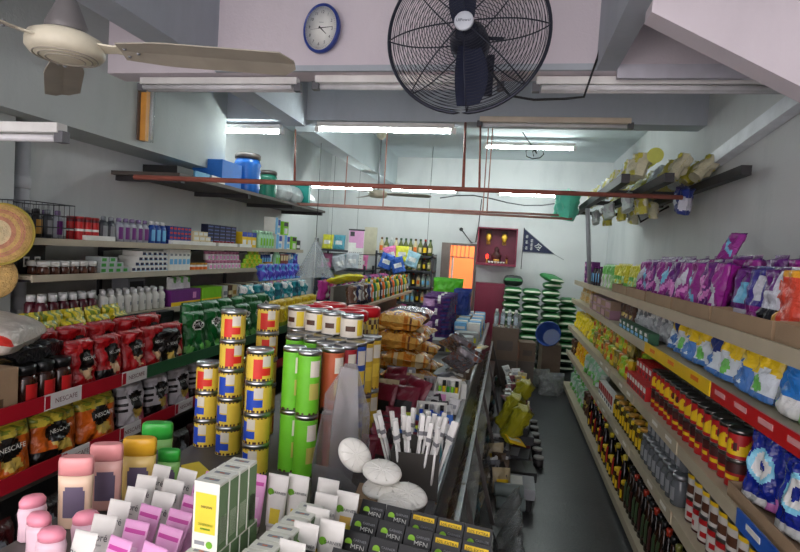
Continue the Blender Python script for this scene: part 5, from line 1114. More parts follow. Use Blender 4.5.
# gold snack bags, lying in a pile
FGO = mat('film_gold', (240, 140, 50), .25, .12, .45, 14, .9, 26); FSV = mat('film_silver_bag', (176, 172, 180), .2, .7, .15, 8, .8, 18); FDK = foil('pile_dark', (104, 48, 22)); FGB = mat('film_gold_glint', (250, 190, 96), .22, .2, .2, 14, .9, 26)
def bagmesh(m, m2, sd): return pouch(.3, .36, .09, m, lambda u, v: m2 if v > .985 or noise.noise(Vector((u*4, v*9, sd))) < -.26 else (FGB if m is FGO and noise.noise(Vector((u*7, v*14, sd+5))) > .0 else None), sd, nu=24, nv=26, gus=.2)  # bright gold speckle paints highlights into the film colour, dark cells add contrast
bg1, bg2, bg3 = bagmesh(FGO, FDK, 301), bagmesh(FGO, CREAM, 302), bagmesh(FSV, FDK, 303)
i = 0
for lay in range(4):
    for yy in (3.38, 3.76):
        m = (bg1, bg2, bg1, bg2)[(lay+(yy > 3.5)) % 4] if lay < 3 else (bg3 if yy > 3.5 else bg1)
        put(Kind('snack_bag', 'bag', 'x', m), (-.56-.03*lay, yy+.17, tz+.065+.125*lay), Euler((1.47+.04*lay, .05, .1*(lay % 2)-.05)), ('silver' if m is bg3 else 'shiny orange gold')+' snack bag, %s layer from below, %s pile' % (ordn(lay), 'nearer' if yy < 3.5 else 'farther')); i += 1
for lay in range(3): put(Kind('snack_bag', 'bag', 'x', (bg1, bg2, bg1)[lay]), (-.98, 3.75, tz+.065+.125*lay), Euler((1.45, 0, 1.3)), 'shiny orange gold snack bag in the left pile, %s layer from below' % ordn(lay))
for j, (x, y, z) in enumerate(((-.36, 3.62, .32), (-.32, 3.5, .22), (-.33, 3.74, .18))): put(Kind('snack_bag', 'bag', 'x', bg3), (x, y+.12, tz+z-.1), Euler((1.1-.2*j, .5, .4)), 'crumpled silver snack bag at the right of the gold pile, %s' % ('highest', 'middle', 'lowest')[j], s=.62)
for x in (-.8, -.95):
    for lay in range(3): put(Kind('snack_bag', 'bag', 'x', bg2), (x, 3.1, tz+.05+.11*lay), Euler((1.45, 0, .1)), 'dark gold snack bag behind the red lidded jars, %s layer, %s' % (ordn(lay), 'right' if x > -.9 else 'left'), s=.7)
scatter([7, 8, 5, 4, 7, 8], -.36, -.23, 3.35, 4.85, tz, 10, 2, 'along the table rail', 'small packets along the rail', (-1.5, -1.1), 1.1, .01)
cl = carton_kind('clear_box', 'pale grey plastic box', .22, .16, .12, pap('mist', (150, 156, 156)), prints=[(.1, .2, .5, .7, DGREY), (.55, .2, .9, .6, FYG)])
for i, (x, y) in enumerate(((-.38, 5.05), (-.5, 4.75), (-.36, 5.35))): put(cl, (x, y, tz), .1*i, 'pale grey packed box on the far centre table, '+('middle', 'nearest', 'farthest')[i])
lbx = [carton_kind('medicine_box', n, .12, .1, .09, m, prints=[(.1, .3, .9, .6, WHITE)]) for n, m in (('white box', WHITE), ('blue box', BLU), ('pale blue box', SKY), ('yellow box', YEL))]
for r_ in range(2):
    for i in range(8):
        for j in range(2): put(lbx[(i+j*2+r_) % 4 if j == 0 else (0, 2)[(i+r_) % 2]], (-.30-.14*r_, 5.6+.17*i, tz+.0905*j), .15*((i+j) % 3-1), '%s, far centre table, %s from near end, %s, %s' % (lbx[(i+j*2+r_) % 4 if j == 0 else (0, 2)[(i+r_) % 2]].look, ordn(i), 'right file' if r_ == 0 else 'left file', ('lower', 'upper')[j]), 'small boxes on the far centre table')
PU1, PU2 = foil('diaper_purple', (84, 40, 110)), foil('diaper_pink', (190, 150, 196))
dm = pouch(.3, .13, .2, PU1, lambda u, v: PU2 if (u < -.2 and .2 < v < .75) else (FN2 if u > .4 and sin(v*20) > 0 else (FWH if abs(u-.1) < .15 and v > .4 else None)), 320, gus=1)
for lay in range(4):
    for y in (5.35, 5.62, 5.9): put(Kind('diaper_pack', 'pack', 'x', dm), (-.68+.02*(lay % 2), y, tz+.11*lay), .05*lay-.05, 'purple pack on the centre table, %s layer from below, %s' % (ordn(lay), 'nearest' if y < 5.5 else 'middle' if y < 5.7 else 'farthest'), 'purple packs on the centre table')
for i, (y, m, n) in enumerate(((6.15, RED, 'red'), (6.3, WHITE, 'white'), (6.45, RED, 'red'))):
    for j in range(2): put(carton_kind('wafer_box', n+' box', .34, .12, .19, m, prints=[(.1, .5, .9, .8, WHITE if m is RED else RED)]), (-.72, y, tz+.191*j), .1, '%s box behind the purple packs, %s, %s' % (n, ('nearest', 'middle', 'farthest')[i], ('lower', 'upper')[j]))
bb2 = pouch_kind('blue_pack', 'tall blue pack', .2, .3, .1, foil('pack_blue', (36, 60, 140)), None, 330)
for i in range(2): put(bb2, (-.5+.0*i, 6.3+.2*i, tz+.18), .3, 'tall blue pack behind the purple packs, '+('nearer', 'farther')[i])
for i in range(2): put(carton_kind('brown_carton', 'brown carton', .24, .18, .179, CARD), (-.5, 6.3+.2*i, tz), .1, 'brown carton under the tall blue packs, '+('nearer', 'farther')[i])
gbag = pouch_kind('green_bag', 'bright green bag', .36, .34, .16, foil('bag_green', (90, 200, 40)), lambda u, v: GRN if abs(u) < .4 and .3 < v < .5 else None, 331)
for i in range(2): put(gbag, (-.72+.0*i, 6.72+.2*i, tz+.235), .1, 'bright green bag standing in front of the back doorway, '+('nearer', 'farther')[i])
for i in range(2): put(carton_kind('brown_carton', 'brown carton', .4, .19, .234, CARD), (-.72, 6.72+.2*i, tz), 0, 'brown carton under the bright green bags, '+('nearer', 'farther')[i])
# left side of the table: goods facing the left aisle
tis = [pouch_kind('tissue_packet', n, .2, .22, .1, foil(m, c), lambda u, v: FWH if (u)**2+(v-.5)**2 < .1 else None, seed=340+i) for i, (n, m, c) in enumerate((('yellow snack packet', 'mellow_yellow', (220, 190, 60)), ('brown snack packet', 'cocoa', (96, 64, 50)), ('white snack packet', 'chalk', (196, 192, 186))))]
for j in range(2): along(tis, LEFTWALL, -1.12+.13*j, tz, 3.0, 5.0, 'left side of centre table'+(', outer row', ', inner row')[j], 'snack packets on the left of the centre table', n=8, tilt=-.08, yaw=.2)
# ------------------------------------------------------------------ low glass case on the right of the table
CASE = mat('case_frame', (84, 78, 76), .4, .5, .1, 8); GLS2 = mat('case_glass', (200, 206, 206), .05, 0, .02, 5, trans=.8, alpha=.18)
ps = []
f = MB(); f.box((-.135, 1.6, .63), (-.115, 6.6, .655), STEEL); ps.append(('upper_rail', f))
f = MB(); f.box((.0, 1.6, .10), (.025, 6.6, .13), CASE); ps.append(('lower_rail', f))
for y in (1.6, 2.35, 3.1, 4.1, 5.3, 6.55):
    f = MB(); f.prism([(-.135, y, .655), (-.115, y, .655), (.025, y, .13), (.0, y, .13)], (0, .02, 0), CASE); ps.append(('slanted_post', f))
for y0, y1 in ((1.62, 2.35), (2.37, 3.1), (3.12, 4.1)):
    g = MB(); g.prism([(-.122, y0, .63), (-.119, y0, .63), (.013, y0, .13), (.010, y0, .13)], (0, y1-y0, 0), GLS2); ps.append(('glass_pane', g))
f = MB(); f.box((-.265, 1.6, .40), (-.075, 6.6, .415), CASE); ps.append(('middle_shelf', f))
f = MB(); f.box((-.265, 1.6, 0), (.02, 6.6, .1), TBS); ps.append(('plinth', f))
f = MB(); f.prism([(-.186, 1.62, .785), (-.183, 1.62, .785), (-.118, 1.62, .656), (-.122, 1.62, .656)], (0, 4.9, 0), GLS2); ps.append(('upper_pane', f))
group_thing('glass_case', 'low sloping glass case along the right side of the centre table', 'display case', ps)
def case_row(z, x, s, seq, where, group, n, y0=1.7, y1=6.5, tilt=(-.4, -.1)):
    for i in range(n):
        k = small[seq[(i*5+i//4) % len(seq)]]
        rest(k, (x, y0+(y1-y0)*(i+.5)/n, z), Euler((R.uniform(*tilt), 0, RIGHTWALL+R.uniform(-.2, .2))), '%s %s, %s from near end' % (k.look, where, ordn(i)), group, s)
case_row(.416, -.19, .9, [5, 8, 4, 5, 7, 8, 6], 'on the middle shelf of the glass case', 'packets on the middle shelf of the case', 36)
case_row(.101, -.10, 1.1, [5, 4, 8, 5, 7, 9], 'at the bottom of the glass case', 'packets at the bottom of the case', 34)
# goods stacked on the floor outside the case
TUBG = pls('roll_grey', (120, 132, 130), .35)
for i in range(3):
    b = MB(); b.tube([(-.09, 0, 0), (.09, 0, 0)], .04, TUBG, 20); e = MB(); e.lathe([(.012, .088), (.03, .09), (.012, .0915)], BLACK, 12)
    e.v = [Vector((v.z, v.x, v.y)) for v in e.v]
    group_thing('plastic_roll', 'grey green plastic roll lying at the aisle edge, %s from the bottom' % ordn(i), 'roll', [('roll', b), ('core', e)], (.10+.015*(i % 2), 3.42+.01*i, .041+.08*i), .1, 'grey green rolls')
flo = [carton_kind('flat_carton', n, .24, .2, .07, m, prints=[(.1, .2, .8, .8, m2)], top=[(.1, .1, .9, .6, m2)]) for n, m, m2 in (('dark flat box', BLACK, DGREY), ('brown flat box', pap('kraft', (100, 80, 60)), CREAM), ('grey flat box', DGREY, GREY), ('white flat box', GREY, WHITE), ('maroon flat box', MAR, CREAM))]
for i in range(10):
    for j in range(4 if i > 2 else 2):
        k = flo[(i*2+j*3) % 5]; put(k, (.165+.012*((i+j) % 3)+(.0 if i > 3 else 0), 3.75+.29*i, .0705*j), RIGHTWALL+.12*((i+j) % 3-1), '%s on the aisle floor, %s pile from near end, %s up' % (k.look, ordn(i), ordn(j)), 'flat boxes piled on the aisle floor')
scatter([8, 5, 7, 1, 4, 8, 6, 3, 5, 7], .07, .25, 4.4, 6.5, .285, 14, 3, 'on the floor piles', 'packets on the floor piles', (-1.4, -.5), .8, .0)
scatter([5, 8, 4, 7, 1, 5], .0, .06, 3.5, 4.4, .101, 8, 2, 'leaning on the glass case', 'small packets leaning on the case', (-.5, -.2), 1.0)
yp = pouch_kind('yellow_bag', 'olive yellow plastic bag', .2, .3, .12, foil('olive_yellow', (150, 146, 30)), None, 350)
for i, (x, y, z) in enumerate(((-.03, 4.45, .3), (.02, 4.2, .28), (.05, 4.75, .36))): put(yp, (x+.06, y, z), Euler((-.5, 0, RIGHTWALL)), 'olive yellow plastic bag spilling over the glass case, '+('middle', 'nearest', 'farthest')[i])
b = MB(); b.box((-.07, -.055, 0), (.07, .055, .004), YEL); b.rect(-.05, -.01, .05, .03, WHITE, Matrix.Translation((0, 0, .0045)))
solid('price_card', b, 'yellow card lying on the floor pile beside the olive bags', 'card', (.14, 4.1, .30), Euler((.25, .3, .5)))
wj = bottle_kind('paint_can', 'small dark can with grey lid', [(.035, 0), (.04, .005), (.04, .07)], [(.042, .069), (.042, .082), (.03, .084)], pap('can_black', (30, 28, 30)), pap('lid_grey', (150, 150, 146)), cat='can')
for i in range(6): put(wj, (.345, 4.45+.2*i, 0), 0, 'small dark can with grey lid on the aisle floor, %s from the near end' % ordn(i), 'small cans on the aisle floor')
wcl = pouch_kind('clear_packet', 'clear plastic packet', .2, .22, .05, mat('film_clear', (176, 180, 180), .12, 0, .1, 8, .7, 20, trans=.4, alpha=.6), None, 351)
for i in range(4): put(wcl, (.04, 2.3+.28*i, .13), Euler((-.55, 0, RIGHTWALL)), 'clear plastic packet leaning on the glass case, %s from the near end' % ordn(i), 'clear packets leaning on the case')
bxd = carton_kind('black_box', 'black box', .1, .2, .12, BLACK)
put(bxd, (.09, 2.95, 0), .2, 'black box standing on the aisle floor near the front stand', s=1.2)
# ================================================================== back of the shop
YW = YB-.001
# bottle rack
RX0, RX1, RY0, RY1 = -2.12, -1.17, 8.55, 8.95
RKM = mat('rack_grey', (70, 72, 78), .5, .3, .1, 6); ps = []
b = MB(); b.box((RX0, RY1, 0), (RX1, RY1+.02, 1.65), mat('rack_back', (120, 126, 128), .6)); ps.append(('back_panel', b))
RZ = [.32, .62, .86, 1.12, 1.38, 1.62]
for z in RZ: b = MB(); b.box((RX0, RY0, z-.025), (RX1, RY1, z), RKM); ps.append(('shelf_board', b))
for x in (RX0, RX1-.03): b = MB(); b.box((x, RY0, 0), (x+.03, RY0+.03, 1.66), RKM); ps.append(('upright', b))
group_thing('bottle_rack', 'grey metal rack of bottles against the back wall', 'rack', ps)
bsh = lambda n, g, c, l: bottle_kind('sauce_bottle', n, [(.032, 0), (.036, .008), (.036, .13), (.016, .18), (.014, .2)], [(.017, .198), (.017, .225), (.012, .228)], pls(*g), pls(*c), label=l, lz=(.2, .55), seg=14)
bk = [bsh('olive bottle with green cap', ('oil_olive', (96, 104, 44)), ('cap_forest', (40, 80, 40)), CREAM), bsh('dark bottle with red cap', ('soy', (46, 30, 24)), ('cap_red3', (170, 40, 30)), YEL), bsh('cream bottle with brown cap', ('cream_b', (206, 190, 150)), ('cap_brown', (100, 70, 44)), ORG), bsh('clear bottle with white cap', ('clear_b', (150, 166, 160)), ('cap_w3', (220, 220, 220)), SKY)]
RNM = ['lowest', 'second lowest', 'third', 'fourth', 'second highest', 'top']
for zi, z in enumerate(RZ):
    for i in range(11):
        k = bk[(2, 0, 3, 2, 0, 0)[i % 6] if zi >= 4 else (3, 3, 1, 2)[(i+zi) % 4]]
        if zi in (4, 5) and i > 5: k = bk[(0, 1, 0, 2)[i % 4]]
        put(k, (RX0+.075+.08*i, RY0+.09, z+.001), 0, '%s, %s shelf of back rack, %s from left' % (k.look, RNM[zi], ordn(i)), 'bottles on the back rack', .9 if zi < 5 else 1.15)
# altar
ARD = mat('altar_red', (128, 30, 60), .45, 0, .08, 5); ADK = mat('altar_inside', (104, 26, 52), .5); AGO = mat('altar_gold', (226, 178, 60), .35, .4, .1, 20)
AX0, AX1, AZ0, AZ1 = -.51, .115, 1.55, 2.115
ps = []
for n, lo, hi in (('back_panel', (AX0, 8.97, AZ0), (AX1, 8.995, AZ1)), ('base', (AX0, 8.66, AZ0-.02), (AX1, 8.97, AZ0+.02)), ('side_panel', (AX0, 8.74, AZ0+.02), (AX0+.02, 8.97, AZ1)), ('side_panel', (AX1-.02, 8.74, AZ0+.02), (AX1, 8.97, AZ1)), ('top', (AX0, 8.74, AZ1), (AX1, 8.97, AZ1+.02))):
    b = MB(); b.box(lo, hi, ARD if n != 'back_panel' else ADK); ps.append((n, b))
group_thing('altar_cabinet', 'open dark red altar box on the back wall', 'altar', ps)
for i, x in enumerate((-.34, -.09)):
    b = MB(); b.lathe([(.004, .17), (.03, .15), (.05, .1), (.03, .05), (.012, .03)][::-1], AGO, 12, 1, .4); t_ = MB()
    for k in range(5): t_.tube([(.012*(k-2), 0, .04), (.014*(k-2), 0, -.02)], .003, AGO, 5)
    h_ = MB(); h_.box((-.05, -.006, .165), (.05, .006, .2), CK)
    group_thing('gold_ornament', 'gold paper ornament hanging in the altar box, '+('left', 'right')[i], 'ornament', [('body', b), ('tassel', t_), ('holder', h_)], (x, 8.9, 1.885))
b = MB(); b.lathe([(.09, 0), (.075, .02), (.07, .09), (.085, .13), (.06, .16), (.03, .175), (.038, .2), (.04, .23), (.025, .255), (.006, .265)], CK, 20, 1, .7); solid('deity_figurine', b, 'small dark seated figurine in the altar box', 'figurine', (-.2, 8.87, AZ0+.021))
b = MB(); b.lathe([(.03, 0), (.045, .02), (.05, .06), (.042, .065), (.038, .05)], GOLD, 20); c = MB()
for k in range(5): c.tube([((k-2)*.012, 0, .05), ((k-2)*.02, 0, .12)], .0025, MAR, 5)
group_thing('incense_pot', 'brass incense pot in front of the figurine', 'pot', [('bowl', b), ('incense_stick', c)], (-.19, 8.735, AZ0+.021))
REDL = mat('altar_lamp_glow', (255, 40, 30), .3, emit=3)
for i, x in enumerate((-.34, -.03)):
    b = MB(); b.lathe([(.02, 0), (.012, .02), (.012, .06), (.024, .07)], GOLD, 12); c = MB(); c.lathe([(.012, .07), (.024, .085), (.024, .12), (.006, .14)], REDL if i == 0 else MAR, 12)
    group_thing('altar_lamp', ('glowing red altar lamp left of the figurine', 'unlit red altar lamp right of the figurine')[i], 'lamp', [('stand', b), ('bulb', c)], (x, 8.76, AZ0+.021))
for i in range(6):
    b = MB(); b.lathe([(.012, 0), (.022, .03), (.018, .03), (.01, .005)], WHITE, 12); solid('offering_cup', b, 'tiny white offering cup in the altar box, %s from the left' % ordn(i), 'cup', (-.30+.045*i, 8.69, AZ0+.021), group='offering cups')
b = MB(); b.box((-.49, 8.72, 0), (-.03, 8.99, 1.25), ARD); d1_ = MB(); d1_.box((-.485, 8.705, .05), (-.265, 8.72, 1.2), ARD); d2_ = MB(); d2_.box((-.255, 8.705, .05), (-.035, 8.72, 1.2), ARD)
group_thing('red_cabinet', 'dark red cabinet below the altar box', 'cabinet', [('body', b), ('door', d1_), ('door', d2_)])
# pennant
FN_ = mat('pennant_navy', (36, 42, 72), .75, 0, .1, 10); b = MB(); b.prism([(.215, YW-.012, 2.155), (.215, YW-.012, 1.785), (.70, YW-.012, 1.775)], (0, .006, 0), FN_)
def FW(x, z): return FR(x, YW-.0135, z)
b.text('令', .13, WHITE, FW(.45, 1.86))
for cx, cz in ((.265, 2.03), (.265, 1.94), (.265, 1.845), (.345, 1.965), (.345, 1.9), (.345, 1.84)):
    for dx, dz, w_, h_ in ((0, .02, .036, .006), (0, 0, .044, .006), (0, -.018, .036, .006), (0, 0, .006, .05), (-.012, -.008, .005, .03)): b.rect(dx-w_/2, dz-h_/2, dx+w_/2, dz+h_/2, WHITE, FW(cx, cz))
pl_ = MB(); pl_.tube([(.21, YW-.01, 2.17), (.205, YW-.01, 1.5)], .006, RK, 6)
e_ = MB()
for p, q_ in (((.215, 2.155), (.70, 1.775)), ((.215, 1.785), (.70, 1.775))): e_.tube([(p[0], YW-.012, p[1]), (q_[0], YW-.012, q_[1])], .005, GREY, 5)
e_.tube([(.70, YW-.012, 1.775), (.86, YW-.012, 1.69)], .003, GREY, 5)
group_thing('pennant', 'navy triangular pennant with white characters on the back wall', 'flag', [('cloth', b), ('pole', pl_), ('border', e_)])
b = MB(); b.lathe([(.03, 0), (.03, .02), (.02, .025)], DGREY, 16); b.v = [Vector((v.x, -v.z, v.y)) for v in b.v]; solid('wall_socket', b, 'small round dark fitting on the back wall left of the altar', 'socket', (-.8, YW, 2.09))
b = MB(); b.tube([(-.5, YW-.01, 2.6), (-.52, YW-.01, 2.2), (-.55, YW-.01, 1.9), (-.62, YW-.01, 1.88), (-.78, YW-.01, 2.07)], .008, DGREY, 6); solid('wall_cable', b, 'dark cable running down the back wall beside the altar', 'cable')
# outside the back door
OWM = mat('alley_wall_orange', (236, 120, 60), .8, 0, .06, 3)  # orange light of the alley is put into the wall colour
sbox('wall_outside', (-2.2, 10.3, 0), (.6, 10.4, 3.2), OWM)
# sacks of rice
SGR, SWT = foil('sack_green', (42, 120, 62), .5), foil('sack_white', (200, 206, 180), .5)
sm_ = [sack_mesh(.27, .42, .104, SGR, SWT, 400+i) for i in range(3)]
sw_ = sack_mesh(.27, .42, .104, foil('sack_dark', (40, 62, 46), .5), SWT, 410)
for c_, (x, n, y) in enumerate(((.09, 11, 8.5), (.37, 11, 8.42), (.66, 12, 8.45), (.93, 10, 8.62))):
    for j in range(n):
        put(Kind('rice_sack', 'sack', 'x', sm_[(j+c_) % 3] if j > 2 else sw_), (x+R.uniform(-.012, .012), y+R.uniform(-.015, .015), .001+.1125*j), Euler((0, 0, R.uniform(-.06, .06)+pi*(j % 2))), '%s rice sack, %s stack from left, %s from the floor' % ('green' if j > 2 else 'dark green', ordn(c_), ordn(j)), 'green rice sacks by the back wall')
put(Kind('rice_sack', 'sack', 'x', sack_mesh(.3, .3, .16, foil('sack_black', (40, 44, 46), .5), SGR, 411)), (.09, 8.5, .002+.113*11), 0, 'black topped sack on the first stack of rice sacks')
put(Kind('rice_sack', 'sack', 'x', sm_[1]), (.64, 8.4, .002+.113*12), Euler((.2, .1, .5)), 'green rice sack slumped on top of the third stack', s=.9)
# cartons and water bottles before the sacks
for i, (x, y, w_, d_, h_) in enumerate(((.02, 6.95, .32, .3, .40), (.02, 6.95, .32, .3, .40), (.30, 7.2, .2, .26, .36), (.30, 7.2, .2, .26, .24))):
    z = (0, .401, 0, .361)[i]; put(carton_kind('brown_carton', 'carton', w_, d_, h_, (pap('carton_grey', (92, 84, 78)), pap('carton_dim', (110, 92, 76)))[i % 2], prints=[(.2, .3, .8, .6, pap('carton_print', (90, 80, 74)))]), (x, y, z), .04*i, 'brown carton before the rice sacks, '+('lower under the water bottles', 'upper under the water bottles', 'lower of the right pair', 'upper of the right pair')[i])
wbt = bottle_kind('water_bottle', 'clear water bottle', [(.03, 0), (.033, .006), (.03, .05), (.033, .1), (.03, .15), (.014, .19)], [(.016, .188), (.016, .205), (.012, .207)], mat('clear_pet', (210, 222, 226), .08, 0, .03, 6, trans=.6, alpha=.6), pls('cap_w3', (220, 220, 220)), label=pap('water_label', (196, 212, 222)), seg=14)
for i in range(4):
    for j in range(3): put(wbt, (-.1+.08*i, 6.86+.08*j, .803), 0, 'clear water bottle on the cartons, %s row, %s from the left' % (ordn(j), ordn(i)), 'water bottles on the cartons')
b = MB(); b.lathe([(.12, 0), (.17, .2), (.175, .205), (.165, .2), (.115, .01)], pls('basin_blue', (30, 60, 130)), 28); solid('blue_basin', b, 'dark blue plastic basin tilted in front of the rice sacks', 'basin', (.66, 7.8, .60), (rad(70), 0, rad(-20)))
put(carton_kind('brown_carton', 'carton', .26, .3, .5, pap('carton_dim', (110, 92, 76))), (.66, 7.95, 0), .1, 'carton under the dark blue basin')
for i, (x, y) in enumerate(((.6, 6.9), (.68, 7.15), (.52, 7.3))): put(Kind('clear_bag', 'bag', 'x', pouch(.26, .24, .16, MATS['film_clear'], None, 420+i)), (x, y, .0), .3*i, 'clear plastic bag of goods on the far aisle floor, '+('nearest', 'right', 'farthest')[i])
# ------------------------------------------------------------------ rear left gondola
ps = []
for z in (.2, .72, 1.12):
    b = MB(); b.box((-1.78, 4.7, z-.03), (-1.32, 7.6, z), SHW); ps.append(('shelf_board', b))
b = MB(); b.box((-1.565, 4.7, 0), (-1.535, 7.6, 1.3), SHK); ps.append(('centre_panel', b))
for y in (4.7, 7.57):
    b = MB(); b.box((-1.78, y, 0), (-1.32, y+.03, .9), SHK); ps.append(('end_panel', b))
group_thing('gondola_shelf', 'low beige double sided shelf at the back left of the shop', 'shelving', ps)
dt = [bottle_kind('detergent_bottle', n, [(.038, 0), (.044, .008), (.044, .13), (.03, .17), (.016, .19)], [(.018, .188), (.018, .225), (.014, .228)], pls(*c), pls(*c2), label=WHITE, sx=1.1, sy=.75, lz=(.2, .55), seg=18) for n, c, c2 in (('orange detergent bottle', ('det_orange', (240, 110, 30)), ('det_white', (220, 220, 220))), ('green detergent bottle', ('det_green', (30, 130, 70)), ('det_yel', (230, 200, 40))), ('yellow detergent bottle', ('det_yellow', (226, 206, 50)), ('det_grn', (40, 140, 60))), ('dark detergent bottle', ('det_dark', (40, 46, 60)), ('det_or', (220, 120, 40))))]
for r_, x in enumerate((-1.38, -1.47)): along(dt, RIGHTWALL*0+LEFTWALL, x, 1.121, 5.4, 7.5, 'rear left gondola'+(', aisle row', ', second row')[r_], 'detergent bottles on the rear gondola', n=16)
fb2 = [pouch_kind('refill_packet', n, .16, .2, .08, foil(m, c), lambda u, v: FWH if (u*u+(v-.5)**2*3) < .2 else (FBK if v < .2 else None), seed=430+i) for i, (n, m, c) in enumerate((('magenta refill packet', 'ref_magenta', (180, 50, 140)), ('brown refill packet', 'ref_brown', (110, 76, 60)), ('dark blue refill packet', 'ref_navy', (50, 60, 110)), ('grey refill packet', 'ref_grey', (150, 140, 140))))]
along([fb2[1], fb2[2], fb2[3]], LEFTWALL, -1.38, 1.121, 4.72, 5.4, 'near end of rear left gondola', 'refill packets at the near end of the gondola', n=5, yaw=.2, tilt=-.1)
along([fb2[0], fb2[0], fb2[2]], -LEFTWALL, -1.70, 1.121, 4.75, 7.5, 'far side of rear left gondola', 'refill packets on the far side of the gondola', n=14, yaw=.2, tilt=-.1, s=1.15)
along([fb2[2], fb2[1], fb2[3], fb2[0]], LEFTWALL, -1.39, .721, 4.75, 7.5, 'middle shelf of rear left gondola', 'refill packets on the gondola middle shelf', n=16, yaw=.15, tilt=-.1, s=1.1)
along(dk, LEFTWALL, -1.42, .201, 4.75, 7.5, 'low shelf of rear left gondola', 'dark packets on the gondola low shelf', n=11, yaw=.1)
FYF = pouch_kind('sponge_packet', 'yellow flat packet', .24, .3, .06, foil('sponge_yellow', (220, 210, 40)), lambda u, v: FLG if abs(u) < .4 and .3 < v < .5 else None, 440)
put(FYF, (-1.60, 4.95, 1.34), Euler((1.35, 0, 1.0)), 'yellow flat packet lying on the magenta refill packets')
# goods along the back left wall
wl = [pouch_kind('hanging_packet', n, .2, .24, .06, foil(m, c), lambda u, v: FWH if .3 < v < .6 and abs(u) < .6 else None, seed=450+i) for i, (n, m, c) in enumerate((('teal blue packet', 'hp_teal', (70, 150, 170)), ('pale blue packet', 'hp_pale', (150, 190, 206)), ('blue packet', 'hp_blue', (40, 90, 180)), ('pink packet', 'hp_pink', (220, 120, 170)), ('yellow packet', 'hp_yellow', (220, 216, 60)), ('silver packet', 'hp_silver', (180, 186, 192))))]
b = MB(); b.box((-3.05, 8.3, 1.30), (-2.2, 8.9, 1.33), RKM); b2 = MB(); b2.box((-3.05, 8.3, 1.60), (-2.45, 8.9, 1.63), RKM)
ps = [('shelf_board', b), ('shelf_board', b2)]
for x, z in ((-3.05, 1.8), (-2.24, 1.4)):
    q_ = MB(); q_.box((x, 8.86, 0), (x+.03, 8.89, z), RKM); ps.append(('upright', q_)); q2 = MB(); q2.box((x, 8.31, 0), (x+.03, 8.34, z), RKM); ps.append(('upright', q2))
b = MB(); b.box((-3.05, 8.3, .95), (-2.2, 8.9, .98), RKM); ps.append(('shelf_board', b))
group_thing('corner_rack', 'grey metal rack in the back left corner', 'rack', ps)
for zz, nm in ((.981, 'low'), (1.331, 'middle'), (1.631, 'top')):
    for i in range(4 if zz < 1.5 else 2):
        k = wl[(i*2+int(zz*3)) % 6]; rest(k, (-2.92+.2*i, 8.47, zz), Euler((-.15, 0, .2*(i % 3-1))), '%s, %s board of corner rack, %s from left' % (k.look, nm, ordn(i)), 'packets on the corner rack')
b = MB(); b.box((-.125, -.004, -.6), (.125, .004, 0), WHITE)
b.rect(-.12, -.28, .12, -.01, pap('calendar_pink', (206, 150, 190)), FR(0, -.0046, 0)); b.rect(-.1, -.1, -.03, -.03, DGREY, FR(0, -.0052, 0)); b.rect(-.12, -.28, .0, -.2, WHITE, FR(0, -.005, 0))
for i in range(5):
    for j in range(7): b.rect(-.1+.03*j, -.36-.045*i, -.085+.03*j, -.345-.045*i, GREY, FR(0, -.0046, 0))
ca = at_y(357, 230, 8.2); tp_ = MB(); tp_.box((-.13, -.008, -.012), (.13, .008, .012), DGREY)
st_ = MB(); st_.tube([(0, 0, 0), (0, 0, ZC-ca.z)], .003, DGREY, 5)
group_thing('wall_calendar', 'white calendar with pink picture hanging at the back left', 'calendar', [('sheet', b), ('binding', tp_), ('string', st_)], ca)
b = MB(); b.box((-.11, -.01, -.48), (.11, .01, 0), mat('beige_board', (206, 200, 176), .7)); cb_ = at_y(370, 227, 8.9); solid('notice_board', b, 'plain beige board on the back wall right of the calendar', 'board', (cb_.x, 8.985, cb_.z))
for i, (px, py, y, k, l) in enumerate(((342, 264, 7.8, 5, 'left of the calendar'), (352, 262, 7.8, 5, 'below the calendar'), (384, 262, 7.9, 2, 'left of the pink one'), (393, 255, 8.0, 3, 'over the back rack'), (402, 255, 8.0, 4, 'right of the pink one'), (410, 260, 8.0, 1, 'rightmost of the row'), (400, 266, 7.9, 2, 'below the yellow one'))):
    p = at_y(px, py, y); o_ = put(wl[k], (p.x, p.y, p.z-.1), Euler((-.2, .3*(i % 3-1), .2)), '%s hung on the string at the back, %s' % (wl[k].look, l))
b = MB(); q0_, q1_ = at_y(325, 253, 7.98), at_y(432, 253, 8.1); b.tube([q0_, (q0_+q1_)/2+Vector((0, 0, -.03)), q1_], .006, DGREY, 5)
for t_ in (.05, .95): p = q0_.lerp(q1_, t_); b.tube([p, (p.x, p.y, ZC)], .003, DGREY, 5)
solid('display_string', b, 'dark string stretched across the back for hung packets', 'string')
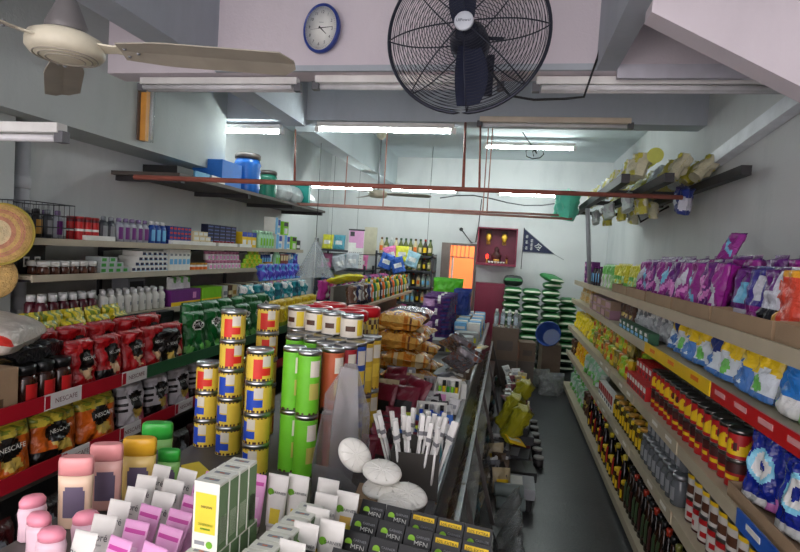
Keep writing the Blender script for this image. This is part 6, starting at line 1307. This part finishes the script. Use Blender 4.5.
for i in range(6):
    p = at_y(338+5*i, 263+.5*i, 7.5); k = MB(); k.tube([(-.16, 0, 0), (.16, .02, -.02)], .012, (STEEL, GREY, WHITE)[i % 3], 8); solid('rolled_poster', k, 'silvery roll lying above the rear gondola, %s from the left' % ordn(i), 'roll', (p.x, p.y, 1.36+.024*(i % 3)), .1*i, 'silvery rolls') if False else None
# clear wrap cone hanging from the brown pipe
ch = at_y(316, 240, 5.6); CLW = mat('hanging_clear_wrap', (220, 228, 232), .15, 0, .1, 10, .8, 18, trans=.4, alpha=.4)
b = MB(); n = 40
for j in range(9):
    v = j/8; r0 = .012+.17*v**.9
    for i in range(n): a = 2*pi*i/n; r = r0*(1+.22*sin(i*pi/2)*v+.06*sin(i*1.7)); b.v.append(Vector((r*cos(a), r*sin(a)*.8, -.40*v)))
for j in range(8):
    for i in range(n): b.face([j*n+i, (j+1)*n+i, (j+1)*n+(i+1) % n, j*n+(i+1) % n], CLW, True)
s_ = MB(); s_.tube([(0, 0, 0), (0, 0, ZC-ch.z)], .004, DGREY, 5); kn = MB(); kn.lathe([(.008, -.005), (.016, .005), (.016, .02), (.006, .03)], GREY, 10)
b3 = MB(); b3.tube([(0, 0, -.02), (.0, 0, -.5)], .005, WHITE, 6)
group_thing('hanging_bag', 'clear plastic wrap hanging like a cone from a string', 'bag', [('wrap', b), ('string', s_), ('knot', kn), ('stem', b3)], ch)
# ================================================================== light and film
w = bpy.data.worlds.new('world'); SC.world = w; w.use_nodes = True
bg = w.node_tree.nodes['Background']; bg.inputs['Color'].default_value = (1.0, .93, .95, 1); bg.inputs['Strength'].default_value = 2.45
sd = bpy.data.lights.new('alley_daylight', 'AREA'); sd.energy = 25; sd.size = .8; sd.color = (1, .85, .7)
so = bpy.data.objects.new('alley_daylight', sd); COL.objects.link(so); so.location = (-.75, 9.55, 2.9)
SC.view_settings.view_transform = 'Standard'; SC.view_settings.look = 'None'; SC.view_settings.gamma = 1; SC.view_settings.exposure = .75
SC.view_settings.use_curve_mapping = False
SC.cycles.use_denoising = True
SC.cycles.max_bounces = 6; SC.cycles.diffuse_bounces = 4; SC.cycles.glossy_bounces = 3; SC.cycles.transparent_max_bounces = 8
SC.cycles.sample_clamp_indirect = 8
